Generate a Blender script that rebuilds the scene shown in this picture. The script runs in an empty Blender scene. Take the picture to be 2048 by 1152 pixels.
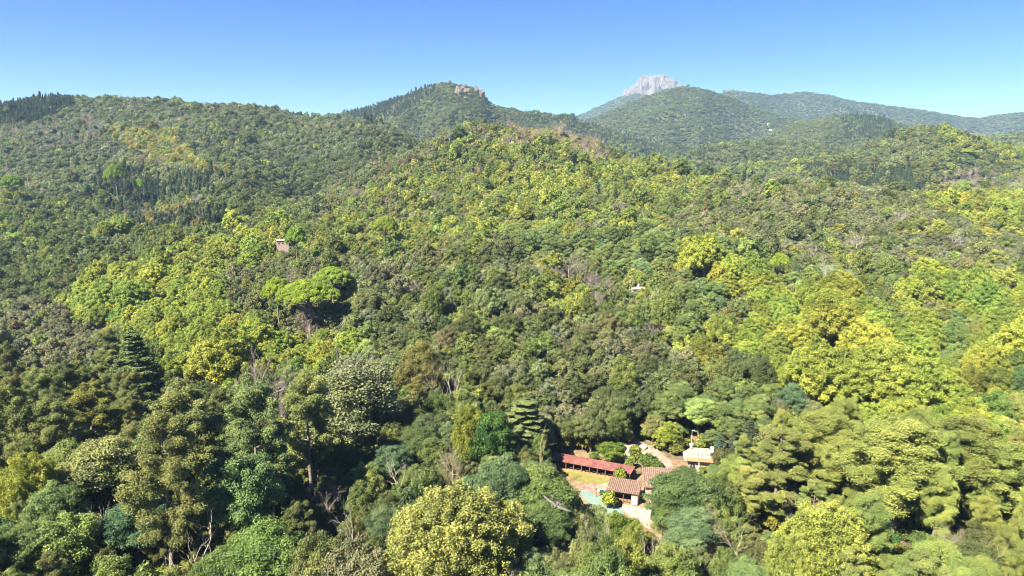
import bpy, math, random
import numpy as np
from mathutils import Vector

scene = bpy.context.scene
COL = scene.collection
rng = np.random.default_rng(11)
random.seed(11)

# ------------------------------------------------------------------ camera, world, sun, exposure
F = 1384.0                      # focal length in pixels of the 2048 wide photograph
TH = math.radians(9.7)          # the camera looks down by this much
CS, SN = math.cos(TH), math.sin(TH)
CZ = 120.0                      # camera height over z = 0; "rel" heights below count from the camera
cam_data = bpy.data.cameras.new("camera")
cam = bpy.data.objects.new("camera", cam_data)
COL.objects.link(cam)
cam.location = (0, 0, CZ)
cam.rotation_euler = (math.radians(90) - TH, 0, 0)
cam_data.sensor_width = 36.0
cam_data.lens = F / 2048.0 * 36.0
cam_data.clip_start = 0.5
cam_data.clip_end = 40000.0
scene.camera = cam

SUN_DIR = Vector((-0.60, -0.58, 0.86)).normalized()      # towards the sun
sun_el = math.asin(SUN_DIR.z)
sun_az = math.atan2(SUN_DIR.x, SUN_DIR.y)
world = bpy.data.worlds.new("World")
scene.world = world
world.use_nodes = True
wn = world.node_tree
bg = wn.nodes["Background"]
sky = wn.nodes.new("ShaderNodeTexSky")
sky.sky_type = 'NISHITA'
sky.sun_disc = False
sky.sun_elevation = sun_el
sky.sun_rotation = sun_az
sky.altitude = 500
sky.air_density = 0.8
sky.dust_density = 0.0
sky.ozone_density = 4.0
skc = wn.nodes.new("ShaderNodeHueSaturation")
skc.inputs['Hue'].default_value = 0.521
skc.inputs['Saturation'].default_value = 1.34
skc.inputs['Value'].default_value = 0.71
wn.links.new(sky.outputs[0], skc.inputs['Color'])
wn.links.new(skc.outputs[0], bg.inputs[0])
bg.inputs[1].default_value = 0.058

sun_data = bpy.data.lights.new("sun", 'SUN')
sun_data.energy = 5.0
sun_data.angle = math.radians(0.5)
sun_data.color = (1.0, 0.92, 0.75)
sun = bpy.data.objects.new("sun", sun_data)
COL.objects.link(sun)
sun.rotation_euler = (-SUN_DIR).to_track_quat('-Z', 'Y').to_euler()
sun.location = (0, 0, 600)

scene.view_settings.view_transform = 'Standard'
scene.view_settings.look = 'None'
scene.view_settings.exposure = 2.15
scene.view_settings.gamma = 1.0
scene.render.engine = 'CYCLES'
cy = scene.cycles
cy.max_bounces = 6
cy.diffuse_bounces = 4
cy.transmission_bounces = 3
cy.glossy_bounces = 1
cy.transparent_max_bounces = 4
cy.volume_bounces = 0
cy.filter_width = 1.0
cy.use_denoising = True
try:
    cy.denoiser = 'OPENIMAGEDENOISE'
    cy.denoising_input_passes = 'RGB_ALBEDO_NORMAL'
except Exception:
    pass

# ------------------------------------------------------------------ picture <-> place
def e_of_v(v):
    a = (576.0 - np.asarray(v, float)) / F
    return np.tan(np.arctan(a) - TH)

def at_depth(u, v, Y):
    z = e_of_v(v) * Y
    D = Y * CS - z * SN
    return (u - 1024.0) / F * D, Y, z

def at_z(u, v, z):
    """the point on the level plane z (rel) seen at u, v"""
    Y = z / e_of_v(v)
    D = Y * CS - z * SN
    return float((u - 1024.0) / F * D), float(Y), float(z)

def project(X, Y, z):
    D = Y * CS - z * SN
    up = Y * SN + z * CS
    return 1024.0 + F * X / D, 576.0 - F * up / D, D

# ------------------------------------------------------------------ noise
def _hash(i, j, seed):
    n = (i.astype(np.int64) * 374761393 + j.astype(np.int64) * 668265263 + seed * 1442695041) & 0x7fffffff
    n = ((n ^ (n >> 13)) * 1274126177) & 0x7fffffff
    n = (n ^ (n >> 16)) & 0xffff
    return n / 65535.0

def vnoise(x, y, seed=0):
    x = np.asarray(x, float); y = np.asarray(y, float)
    i = np.floor(x); j = np.floor(y)
    fx = x - i; fy = y - j
    fx = fx * fx * (3 - 2 * fx); fy = fy * fy * (3 - 2 * fy)
    a = _hash(i, j, seed); b = _hash(i + 1, j, seed); c = _hash(i, j + 1, seed); d = _hash(i + 1, j + 1, seed)
    return (a * (1 - fx) + b * fx) * (1 - fy) + (c * (1 - fx) + d * fx) * fy

def fbm(x, y, octv=4, seed=0):
    s = 0; amp = 0.5; f = 1.0
    for k in range(octv):
        s = s + amp * (vnoise(x * f, y * f, seed + k * 17) * 2 - 1)
        amp *= 0.5; f *= 2.03
    return s

def ridged(x, y, octv=4, seed=0):
    s = 0; amp = 0.5; f = 1.0
    for k in range(octv):
        s = s + amp * (1 - np.abs(vnoise(x * f, y * f, seed + k * 13) * 2 - 1))
        amp *= 0.5; f *= 2.1
    return s

# ------------------------------------------------------------------ terrain
ROWS = [60, 75, 100, 140, 190, 250, 330, 430, 560, 720, 900, 1200, 1600, 2400, 5000]
# photograph row of the tree tops at each distance, by photograph column
TAB = {
    -200: [1380, 1240, 1050, 890, 765, 685, 605, 525, 440, 375, 310, 222, 330, 420, 420],
    100: [1380, 1240, 1050, 890, 765, 690, 605, 510, 430, 360, 290, 198, 330, 420, 420],
    300: [1380, 1240, 1050, 885, 755, 665, 560, 490, 425, 355, 285, 193, 330, 420, 420],
    500: [1380, 1240, 1055, 890, 755, 625, 530, 465, 405, 345, 292, 216, 330, 420, 420],
    700: [1380, 1250, 1065, 885, 735, 590, 500, 435, 376, 375, 320, 240, 330, 420, 420],
    850: [1380, 1250, 1070, 875, 720, 570, 478, 440, 355, 350, 345, 300, 350, 420, 420],
    1000: [1380, 1250, 1070, 865, 700, 560, 466, 432, 345, 252, 330, 370, 390, 420, 420],
    1130: [1380, 1250, 1070, 870, 695, 575, 490, 425, 350, 275, 345, 380, 400, 420, 420],
    1300: [1380, 1250, 1080, 890, 690, 585, 500, 430, 368, 340, 370, 390, 405, 420, 420],
    1500: [1380, 1240, 1060, 880, 730, 600, 500, 420, 368, 385, 385, 370, 400, 420, 420],
    1700: [1380, 1240, 1050, 870, 735, 615, 515, 425, 378, 375, 375, 390, 400, 420, 420],
    1900: [1380, 1240, 1050, 870, 735, 625, 525, 435, 390, 375, 370, 390, 400, 420, 420],
    2250: [1380, 1240, 1050, 870, 735, 630, 530, 440, 390, 380, 380, 390, 400, 420, 420],
}
EXTRA = [  # (u, v, Y): crests and flanks that need saying
    (960, 462, 310, ), (620, 408, 600), (700, 352, 620), (780, 312, 640), (860, 275, 660), (930, 258, 690), (1060, 254, 700),
    (1150, 290, 690), (1200, 315, 680), (1260, 335, 660), (1350, 352, 620), (1450, 362, 560), (620, 425, 720), (780, 345, 760), (900, 305, 790),
    (1600, 366, 500), (1750, 378, 500), (800, 265, 1050), (760, 262, 1050),
]
pts = []
for u_, vs in TAB.items():
    for Y_, v_ in zip(ROWS, vs):
        pts.append((u_, v_, Y_))
for q in EXTRA:
    pts.append(q)
pts = np.array(pts, float)
px, py, pz = at_depth(pts[:, 0], pts[:, 1], pts[:, 2])
PC = np.stack([2.0 * px / py, 1.2 * np.log(py)], 1)
VAL = pz / py

def _tps(r2):
    return 0.5 * r2 * np.log(r2 + 1e-9)

n_ = len(PC)
K = _tps(((PC[:, None] - PC[None]) ** 2).sum(-1)) + np.eye(n_) * 0.004
P_ = np.concatenate([np.ones((n_, 1)), PC], 1)
A_ = np.block([[K, P_], [P_.T, np.zeros((3, 3))]])
SOL = np.linalg.solve(A_, np.concatenate([VAL, np.zeros(3)]))

def rbf(t, lnY):
    q = np.stack([2.0 * t, 1.2 * lnY], -1).reshape(-1, 2)
    out = np.empty(len(q))
    for s in range(0, len(q), 20000):
        c = q[s:s + 20000]
        d = _tps(((c[:, None] - PC[None]) ** 2).sum(-1))
        out[s:s + 20000] = d @ SOL[:n_] + SOL[n_] + c @ SOL[n_ + 1:]
    return out.reshape(np.shape(t))

# the hills behind: crest line in the photograph, its distance, slopes, tree height to take off
RIDGES = [
    dict(Y=1000, sf=0.40, sb=0.45, h=7, g=0.27, seed=3, pts=[(1560, 420), (1640, 350), (1690, 318), (1740, 286), (1790, 263), (1830, 251), (1870, 254), (1930, 266), (2000, 288), (2060, 305), (2300, 360)]),
    dict(Y=1350, sf=0.33, sb=0.4, h=7, g=0.24, seed=5, pts=[(1180, 420), (1270, 350), (1340, 315), (1400, 298), (1480, 283), (1560, 280), (1640, 290), (1720, 300), (1800, 320), (1900, 360)]),
    dict(Y=1900, sf=0.42, sb=0.5, h=8, g=0.37, seed=7, pts=[(430, 262), (560, 240), (680, 227), (760, 206), (830, 181), (868, 167), (910, 166), (935, 171), (960, 180), (975, 197), (992, 210), (1040, 219), (1100, 227), (1140, 232), (1190, 250), (1240, 265), (1310, 286), (1400, 308), (1500, 330), (1700, 380)]),
    dict(Y=2050, sf=0.36, sb=0.4, h=8, g=0.31, seed=9, pts=[(1430, 330), (1500, 290), (1580, 250), (1650, 236), (1720, 227), (1760, 233), (1820, 252), (1900, 268), (1980, 272), (2048, 262), (2300, 250)]),
    dict(Y=2800, sf=0.42, sb=0.45, h=7, g=0.37, seed=11, pts=[(980, 330), (1100, 275), (1185, 236), (1240, 213), (1300, 189), (1340, 176), (1370, 173), (1410, 178), (1450, 190), (1500, 211), (1560, 229), (1640, 245), (1720, 262), (1850, 300), (2000, 340)]),
    dict(Y=4300, sf=0.36, sb=0.4, h=6, g=0.34, seed=13, pts=[(1250, 260), (1380, 205), (1440, 187), (1462, 181), (1480, 183), (1510, 186), (1540, 191), (1575, 188), (1612, 184), (1660, 191), (1720, 204), (1800, 214), (1850, 221), (1920, 233), (1960, 237), (2000, 229), (2048, 224), (2300, 205)]),
    dict(Y=5600, sf=0.5, sb=0.6, h=6, g=0.34, seed=15, pts=[(950, 300), (1080, 262), (1150, 234), (1200, 211), (1240, 193), (1275, 186), (1310, 184), (1345, 184), (1380, 188), (1420, 200), (1500, 240)]),
]
for Rg in RIDGES:
    p = np.array(Rg['pts'], float)
    X_, _, z_ = at_depth(p[:, 0], p[:, 1], np.full(len(p), float(Rg['Y'])))
    Rg['t'] = X_ / Rg['Y']
    Rg['e'] = (z_ - Rg['h']) / Rg['Y']

def ridge_height(Rg, t, Y):
    wob = fbm(t * 9.0, t * 0 + Rg['seed'], 3, Rg['seed']) * 0.10 * Rg['Y']
    Yr = Rg['Y'] + wob
    e = np.interp(t, Rg['t'], Rg['e'])
    t0, t1 = Rg['t'][0], Rg['t'][-1]
    e = e - np.clip(t0 - t, 0, None) * 0.6 - np.clip(t - t1, 0, None) * 0.6
    d = Yr - Y
    w = 0.02 * Rg['Y']
    ad = np.abs(d)
    soft = ad * ad / (ad + w)
    g = Rg['g'] * np.clip(ad, 0, 320) * (ridged(t * Y / (0.10 * Rg['Y']), Y / (0.28 * Rg['Y']), 3, Rg['seed'] + 50) - 0.62) * 1.6
    z = e * Yr - np.where(d > 0, Rg['sf'], Rg['sb']) * soft + np.where(d > 0, g - 0.02 * ad, 0)
    return z

PLATEAUS = [(22.0, 135.0, -66.0, 15.0, 9.0), (40.0, 143.0, -64.3, 5.0, 6.0), (33.0, 124.0, -66.5, 6.0, 8.0)]

def ground_exact(t, Y):
    X = t * Y
    c = rbf(t, np.log(Y)) * Y
    hh = 9.0
    z = c - hh
    far = np.clip((Y - 320) / 400, 0, 1)
    z = z + fbm(X / 28, Y / 28, 3, 21) * 1.8 + far * fbm(X / 110, Y / 150, 4, 22) * 17
    for (qx, qy, qz, r0, fo) in PLATEAUS:
        dd = np.hypot(X - qx, Y - qy)
        w = np.clip(1 - (dd - r0) / fo, 0, 1); w = w * w * (3 - 2 * w)
        z = z * (1 - w) + qz * w
    z = np.maximum(z, -97)
    for Rg in RIDGES:
        z = np.maximum(z, ridge_height(Rg, t, Y))
    return z

GT = np.linspace(-1.12, 1.12, 460)
GL = np.linspace(math.log(40), math.log(9000), 640)
tt, ll = np.meshgrid(GT, GL)
GZ = ground_exact(tt, np.exp(ll))

def ground(X, Y):
    X = np.asarray(X, float); Y = np.asarray(Y, float)
    a = np.clip((X / Y - GT[0]) / (GT[1] - GT[0]), 0, len(GT) - 1.001)
    b = np.clip((np.log(np.maximum(Y, 41)) - GL[0]) / (GL[1] - GL[0]), 0, len(GL) - 1.001)
    i = a.astype(int); j = b.astype(int); fa = a - i; fb = b - j
    return (GZ[j, i] * (1 - fa) + GZ[j, i + 1] * fa) * (1 - fb) + (GZ[j + 1, i] * (1 - fa) + GZ[j + 1, i + 1] * fa) * fb

MARCH = np.exp(np.linspace(math.log(48), math.log(7000), 2600))

def ray_to(u, v, over=0.0, start=48.0):
    """first place along the line of sight of u, v that is less than `over` above the ground"""
    e = float(e_of_v(v))
    z = e * MARCH
    D = MARCH * CS - z * SN
    X = (u - 1024.0) / F * D
    ok = (z - ground(X, MARCH) <= over) & (MARCH > start)
    if not ok.any():
        return None
    k = int(np.argmax(ok))
    return float(X[k]), float(MARCH[k]), float(z[k]), float(D[k])

# ------------------------------------------------------------------ materials
def new_mat(name):
    m = bpy.data.materials.new(name)
    m.use_nodes = True
    return m, m.node_tree, m.node_tree.nodes["Principled BSDF"]

def ramp(nt, fac, stops):
    r = nt.nodes.new("ShaderNodeValToRGB")
    el = r.color_ramp.elements
    while len(el) < len(stops):
        el.new(0.5)
    for k, (p, c) in enumerate(stops):
        el[k].position = p
        el[k].color = (*c, 1)
    nt.links.new(fac, r.inputs[0])
    return r.outputs[0]

def noise(nt, scale, detail=4, vec=None, rough=0.55):
    n = nt.nodes.new("ShaderNodeTexNoise")
    n.inputs['Scale'].default_value = scale
    n.inputs['Detail'].default_value = detail
    n.inputs['Roughness'].default_value = rough
    if vec is None:
        g = nt.nodes.new("ShaderNodeNewGeometry")
        vec = g.outputs['Position']
    nt.links.new(vec, n.inputs['Vector'])
    return n.outputs['Fac']

def leaf_material(name, transl=0.3, rough=0.6, spec=0.25):
    m, nt, b = new_mat(name)
    L = nt.links
    at = nt.nodes.new("ShaderNodeAttribute"); at.attribute_type = 'INSTANCER'; at.attribute_name = 'tint'
    sh = nt.nodes.new("ShaderNodeAttribute"); sh.attribute_type = 'GEOMETRY'; sh.attribute_name = 'shade'
    hsv = nt.nodes.new("ShaderNodeHueSaturation")
    L.new(at.outputs['Color'], hsv.inputs['Color'])
    mr = nt.nodes.new("ShaderNodeMapRange")
    L.new(sh.outputs['Fac'], mr.inputs['Value'])
    mr.inputs['To Min'].default_value = 0.55; mr.inputs['To Max'].default_value = 1.45
    L.new(mr.outputs[0], hsv.inputs['Value'])
    mh = nt.nodes.new("ShaderNodeMapRange")
    L.new(sh.outputs['Fac'], mh.inputs['Value'])
    mh.inputs['To Min'].default_value = 0.525; mh.inputs['To Max'].default_value = 0.478
    L.new(mh.outputs[0], hsv.inputs['Hue'])
    L.new(hsv.outputs[0], b.inputs['Base Color'])
    b.inputs['Roughness'].default_value = rough
    b.inputs['Specular IOR Level'].default_value = spec
    tr = nt.nodes.new("ShaderNodeBsdfTranslucent")
    L.new(hsv.outputs[0], tr.inputs['Color'])
    mx = nt.nodes.new("ShaderNodeMixShader"); mx.inputs[0].default_value = transl
    L.new(b.outputs[0], mx.inputs[1]); L.new(tr.outputs[0], mx.inputs[2])
    L.new(mx.outputs[0], nt.nodes["Material Output"].inputs['Surface'])
    return m

LEAF = leaf_material("foliage", 0.44, 0.5, 0.35)
NEEDLE = leaf_material("needles", 0.28, 0.55, 0.3)

def bark_material(name, c0, c1, scale=3.0):
    m, nt, b = new_mat(name)
    tc = nt.nodes.new("ShaderNodeTexCoord")
    f = noise(nt, scale, 5, tc.outputs['Object'], 0.7)
    nt.links.new(ramp(nt, f, [(0.3, c0), (0.7, c1)]), b.inputs['Base Color'])
    b.inputs['Roughness'].default_value = 0.9
    return m

BARK = bark_material("bark_brown", (0.09, 0.07, 0.055), (0.24, 0.19, 0.15))
BARKG = bark_material("bark_grey", (0.14, 0.125, 0.10), (0.34, 0.30, 0.25))
def dead_material():
    m, nt, b = new_mat("dead_wood")
    at = nt.nodes.new("ShaderNodeAttribute"); at.attribute_type = 'INSTANCER'; at.attribute_name = 'tint'
    tc = nt.nodes.new("ShaderNodeTexCoord")
    f = noise(nt, 2.5, 4, tc.outputs['Object'], 0.7)
    hsv = nt.nodes.new("ShaderNodeHueSaturation")
    mr = nt.nodes.new("ShaderNodeMapRange")
    nt.links.new(f, mr.inputs['Value']); mr.inputs['From Min'].default_value = 0.25; mr.inputs['From Max'].default_value = 0.75
    mr.inputs['To Min'].default_value = 0.65; mr.inputs['To Max'].default_value = 1.3
    nt.links.new(mr.outputs[0], hsv.inputs['Value'])
    nt.links.new(at.outputs['Color'], hsv.inputs['Color'])
    nt.links.new(hsv.outputs[0], b.inputs['Base Color'])
    b.inputs['Roughness'].default_value = 0.85
    return m
DEADW = dead_material()

def simple_mat(name, c0, c1, scale=1.0, rough=0.85, coord=None, lo=0.35, hi=0.65, bump=0.0):
    m, nt, b = new_mat(name)
    tc = nt.nodes.new("ShaderNodeTexCoord")
    f = noise(nt, scale, 6, tc.outputs['Object'], 0.65)
    nt.links.new(ramp(nt, f, [(lo, c0), (hi, c1)]), b.inputs['Base Color'])
    b.inputs['Roughness'].default_value = rough
    if bump:
        bp = nt.nodes.new("ShaderNodeBump"); bp.inputs['Strength'].default_value = bump
        nt.links.new(f, bp.inputs['Height']); nt.links.new(bp.outputs[0], b.inputs['Normal'])
    return m

def terrain_material():
    m, nt, b = new_mat("forest_floor")
    f1 = noise(nt, 0.12, 5)
    f2 = noise(nt, 0.9, 6, None, 0.7)
    c1 = ramp(nt, f2, [(0.3, (0.09, 0.06, 0.032)), (0.7, (0.26, 0.17, 0.095))])
    c2 = ramp(nt, f2, [(0.3, (0.020, 0.030, 0.012)), (0.7, (0.055, 0.066, 0.026))])
    mx = nt.nodes.new("ShaderNodeMix"); mx.data_type = 'RGBA'
    s = nt.nodes.new("ShaderNodeMapRange"); nt.links.new(f1, s.inputs['Value'])
    s.inputs['From Min'].default_value = 0.44; s.inputs['From Max'].default_value = 0.58
    gp = nt.nodes.new("ShaderNodeNewGeometry"); sx = nt.nodes.new("ShaderNodeSeparateXYZ"); nt.links.new(gp.outputs['Position'], sx.inputs[0])
    fy = nt.nodes.new("ShaderNodeMapRange"); nt.links.new(sx.outputs[1], fy.inputs['Value'])
    fy.inputs['From Min'].default_value = 200; fy.inputs['From Max'].default_value = 420; fy.inputs['To Max'].default_value = 0.9
    mxm = nt.nodes.new("ShaderNodeMath"); mxm.operation = 'MAXIMUM'
    nt.links.new(s.outputs[0], mxm.inputs[0]); nt.links.new(fy.outputs[0], mxm.inputs[1])
    nt.links.new(mxm.outputs[0], mx.inputs[0]); nt.links.new(c1, mx.inputs[6]); nt.links.new(c2, mx.inputs[7])
    nt.links.new(mx.outputs[2], b.inputs['Base Color'])
    b.inputs['Roughness'].default_value = 0.95
    bp = nt.nodes.new("ShaderNodeBump"); bp.inputs['Strength'].default_value = 0.6; bp.inputs['Distance'].default_value = 0.4
    nt.links.new(f2, bp.inputs['Height']); nt.links.new(bp.outputs[0], b.inputs['Normal'])
    return m

def rock_material(name, dark, mid, light, scale):
    m, nt, b = new_mat(name)
    tc = nt.nodes.new("ShaderNodeTexCoord")
    f = noise(nt, scale, 8, tc.outputs['Object'], 0.7)
    nt.links.new(ramp(nt, f, [(0.30, dark), (0.48, mid), (0.66, light)]), b.inputs['Base Color'])
    b.inputs['Roughness'].default_value = 0.95
    return m

# ------------------------------------------------------------------ mesh helpers
def mesh_from(name, V, Fq, mats, midx=None, shade=None, smooth=False):
    """V (n,3); Fq list of arrays of faces, all with the same corner count inside one array"""
    me = bpy.data.meshes.new(name)
    V = np.asarray(V, np.float32)
    me.vertices.add(len(V)); me.vertices.foreach_set("co", V.ravel())
    loops = np.concatenate([f.ravel() for f in Fq]).astype(np.int32)
    tot = np.concatenate([np.full(len(f), f.shape[1], np.int32) for f in Fq])
    st = np.concatenate([[0], np.cumsum(tot)[:-1]]).astype(np.int32)
    me.loops.add(len(loops)); me.loops.foreach_set("vertex_index", loops)
    me.polygons.add(len(tot)); me.polygons.foreach_set("loop_start", st)
    try:
        me.polygons.foreach_set("loop_total", tot)
    except Exception:
        pass
    for m in mats:
        me.materials.append(m)
    if midx is not None:
        me.polygons.foreach_set("material_index", np.asarray(midx, np.int32))
    if shade is not None:
        a = me.attributes.new("shade", 'FLOAT', 'FACE')
        a.data.foreach_set("value", np.asarray(shade, np.float32))
    me.update(calc_edges=True)
    me.polygons.foreach_set("use_smooth", np.full(len(tot), bool(smooth)))
    me.validate()
    return me

def link(name, me, parent=None, loc=None, rz=0.0, sc=None):
    o = bpy.data.objects.new(name, me)
    COL.objects.link(o)
    if parent is not None:
        o.parent = parent
    if loc is not None:
        o.location = loc
    if rz:
        o.rotation_euler = (0, 0, rz)
    if sc is not None:
        o.scale = sc
    return o

def tag(o, label=None, cat=None, group=None, kind=None):
    if label: o['label'] = label
    if cat: o['category'] = cat
    if group: o['group'] = group
    if kind: o['kind'] = kind
    return o

class Bag:
    """collects tubes and boxes for one mesh"""
    def __init__(s):
        s.v = []; s.q = []; s.m = []; s.n = 0
    def add(s, V, Q, m=0):
        V = np.asarray(V, float); Q = np.asarray(Q, int)
        s.v.append(V); s.q.append(Q + s.n); s.m.append(np.full(len(Q), m)); s.n += len(V)
    def tube(s, P, Rr, sides=6, m=0):
        P = np.asarray(P, float); Rr = np.asarray(Rr, float)
        T = np.gradient(P, axis=0); T /= np.linalg.norm(T, axis=1, keepdims=True) + 1e-9
        ref = np.array([1.0, 0.13, 0.07]) if abs(T[0][0]) < 0.8 else np.array([0.1, 1.0, 0.05])
        U = np.cross(T, ref); U /= np.linalg.norm(U, axis=1, keepdims=True) + 1e-9
        W = np.cross(T, U)
        a = np.linspace(0, 2 * math.pi, sides, endpoint=False)
        ring = P[:, None] + Rr[:, None, None] * (np.cos(a)[None, :, None] * U[:, None] + np.sin(a)[None, :, None] * W[:, None])
        n = len(P)
        i = np.arange(n - 1)[:, None] * sides; j = np.arange(sides)[None]
        k = (j + 1) % sides
        Q = np.stack([i + j, i + k, i + sides + k, i + sides + j], -1).reshape(-1, 4)
        s.add(ring.reshape(-1, 3), Q, m)
    def box(s, c, d, rz=0.0, m=0, taper=1.0):
        x, y, z = np.array(d) / 2.0
        V = np.array([(-x, -y, -z), (x, -y, -z), (x, y, -z), (-x, y, -z), (-x * taper, -y * taper, z), (x * taper, -y * taper, z), (x * taper, y * taper, z), (-x * taper, y * taper, z)])
        if rz:
            co, si = math.cos(rz), math.sin(rz)
            V = np.stack([V[:, 0] * co - V[:, 1] * si, V[:, 0] * si + V[:, 1] * co, V[:, 2]], 1)
        s.add(V + np.array(c), [(3, 2, 1, 0), (4, 5, 6, 7), (0, 1, 5, 4), (1, 2, 6, 5), (2, 3, 7, 6), (3, 0, 4, 7)], m)
    def lathe(s, prof, sides=12, c=(0, 0, 0), m=0):
        prof = np.array(prof, float)
        s.tube(np.stack([np.full(len(prof), c[0]), np.full(len(prof), c[1]), prof[:, 1] + c[2]], 1), np.maximum(prof[:, 0], 0.002), sides, m)
    def mesh(s, name, mats, smooth=False, leaves=None):
        V = np.concatenate(s.v) if s.v else np.zeros((0, 3)); Q = np.concatenate(s.q) if s.q else np.zeros((0, 4), int)
        mi = np.concatenate(s.m) if s.m else np.zeros(0)
        sh = np.full(len(Q), 0.5)
        if leaves is not None:
            LV, LS = leaves
            LQ = np.arange(len(LV)).reshape(-1, 4) + len(V)
            V = np.concatenate([V, LV]); Q = np.concatenate([Q, LQ]); sh = np.concatenate([sh, LS])
            mi = np.concatenate([mi, np.full(len(LQ), len(mats) - 1)])
        return mesh_from(name, V, [Q], mats, mi, sh, smooth)

# ------------------------------------------------------------------ foliage
def unit(n, r):
    d = r.normal(size=(n, 3))
    return d / (np.linalg.norm(d, axis=1, keepdims=True) + 1e-9)

def leaf_cards(clumps, leaf, cov, r, aspect=0.75, upbias=0.35, jit=0.6, flipdown=0.35, lvar=0.12, fuzz=0.0):
    """leaf sized faces spread over the shells of the clumps. clumps: rows of x, y, z, rx, rz, shade"""
    C = np.asarray(clumps, float)
    area = 4 * math.pi * C[:, 3] * (0.6 * C[:, 3] + 0.4 * C[:, 4])
    N = np.maximum((cov * area / (leaf * leaf * 1.5 * aspect)).astype(int), 4)
    idx = np.repeat(np.arange(len(C)), N)
    n = len(idx)
    d = unit(n, r)
    low = d[:, 2] < -0.2
    flip = low & (r.random(n) > flipdown)
    d[flip, 2] *= -1
    rad = 0.60 + 0.48 * r.random(n) + 0.35 * r.random(n) ** 6
    if fuzz: rad = np.where(r.random(n) < fuzz, 1.5 * r.random(n) ** 0.6, rad)
    c = C[idx, :3] + d * np.stack([C[idx, 3], C[idx, 3], C[idx, 4]], 1) * rad[:, None]
    nr = d + jit * unit(n, r) + np.array([0, 0, upbias])
    nr /= np.linalg.norm(nr, axis=1, keepdims=True) + 1e-9
    ax = np.cross(nr, unit(n, r)); ax /= np.linalg.norm(ax, axis=1, keepdims=True) + 1e-9
    bx = np.cross(nr, ax)
    s = leaf * (0.65 + 0.7 * r.random(n))
    a = ax * s[:, None]; b = bx * (s * aspect)[:, None]
    dn = nr * (s * 0.22)[:, None]
    V = np.stack([c + a - dn, c + b + dn * 0.6, c - a - dn, c - b + dn * 0.6], 1)
    sh = np.clip(C[idx, 5] + lvar * r.normal(size=n), 0, 1)
    return V.reshape(-1, 3), sh

def blob(Rr, z0, z1, n, rc, r, flat=0.9, shell=0.72, low=-0.35, irr=0.22):
    """clumps over an egg shaped crown between z0 and z1"""
    zc = (z0 + z1) / 2; rz = (z1 - z0) / 2
    k = np.arange(n) + 0.5
    zz = 1 - (1 - low) * k / n
    ph = k * 2.39996 + r.random() * 6
    rr = np.sqrt(np.clip(1 - zz ** 2, 0, 1))
    f = 1 + irr * (np.sin(2 * ph + r.random() * 6) * 0.5 + r.normal(size=n) * 0.5)
    x = rr * np.cos(ph) * Rr * shell * f; y = rr * np.sin(ph) * Rr * shell * f
    z = zc + zz * rz * shell * (1 + 0.5 * (f - 1))
    rad = rc * Rr * (0.75 + 0.55 * r.random(n))
    sh = np.clip(0.5 + 0.17 * r.normal(size=n), 0.1, 0.95)
    return np.stack([x, y, z, rad, rad * flat, sh], 1)

def lobed(Rr, z0, z1, nl, nc, rc, r, lobe=0.46, point=1.15, low=-0.4, irr=0.25, flat=0.9):
    """a crown of several lobes, each of small clumps"""
    Lb = blob(Rr, z0, z1, nl, lobe, r, 1.0, 0.62, low, irr)
    out = []
    for q in Lb:
        k = np.arange(nc) + 0.5
        zz = 1 - 1.45 * k / nc
        ph = k * 2.39996 + r.random() * 6
        w = np.sqrt(np.clip(1 - zz ** 2, 0, 1)) * (1 - 0.25 * np.clip(zz, 0, 1))
        f = 0.80 + 0.3 * r.random(nc)
        rad = rc * Rr * (0.7 + 0.6 * r.random(nc))
        sh = np.clip(q[5] + 0.12 * r.normal(size=nc), 0.05, 0.97)
        out.append(np.stack([q[0] + w * np.cos(ph) * q[3] * f, q[1] + w * np.sin(ph) * q[3] * f, q[2] + zz * q[3] * point * f, rad, rad * flat, sh], 1))
        out.append(np.array([[q[0], q[1], q[2], q[3] * 0.62, q[3] * 0.62, q[5] * 0.9]]))
    return np.concatenate(out)

def branches(bag, p, d, L, rad, depth, r, sides=5, spread=0.75, up=0.12, kids=3, m=0, wig=0.14, ends=None, short=0.68):
    P = [np.array(p, float)]
    d = np.array(d, float); d /= np.linalg.norm(d)
    seg = 4 if depth > 1 else 3
    for k in range(seg):
        d = d + wig * r.normal(size=3) + np.array([0, 0, up * 0.35]); d /= np.linalg.norm(d)
        P.append(P[-1] + d * L / seg)
    P = np.array(P)
    bag.tube(P, np.linspace(rad, rad * 0.45 if depth > 0 else rad * 0.15, len(P)), max(3, sides), m)
    if ends is not None and depth <= 1:
        ends.append(P[-1])
    if depth == 0:
        return
    nk = max(2, int(round(kids + r.normal() * 0.6)))
    for q in range(nk):
        f = 0.45 + 0.55 * (q + 1) / nk
        i = min(len(P) - 2, int(f * (len(P) - 1)))
        b = P[i] + (P[i + 1] - P[i]) * min(1.0, (f * (len(P) - 1) - i))
        nd = d + spread * unit(1, r)[0] + np.array([0, 0, up])
        branches(bag, b, nd, L * short * (0.8 + 0.4 * r.random()), rad * 0.55, depth - 1, r, sides - 1, spread, up, kids, m, wig, ends, short)

def trunk_to(bag, H, r0, r, lean=0.3, sides=7, top=0.15, m=0):
    n = 6
    z = np.linspace(-0.6, H, n)
    w = np.cumsum(r.normal(size=(n, 2)) * lean * 0.35, 0); w -= w[0]
    P = np.concatenate([w, z[:, None]], 1)
    bag.tube(P, r0 * np.linspace(1.15, top, n), sides, m)
    return P

LODLEAF = {0: 1.0, 1: 2.1, 2: 5.2}
LODCOV = {0: 1.0, 1: 0.95, 2: 0.85}

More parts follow.
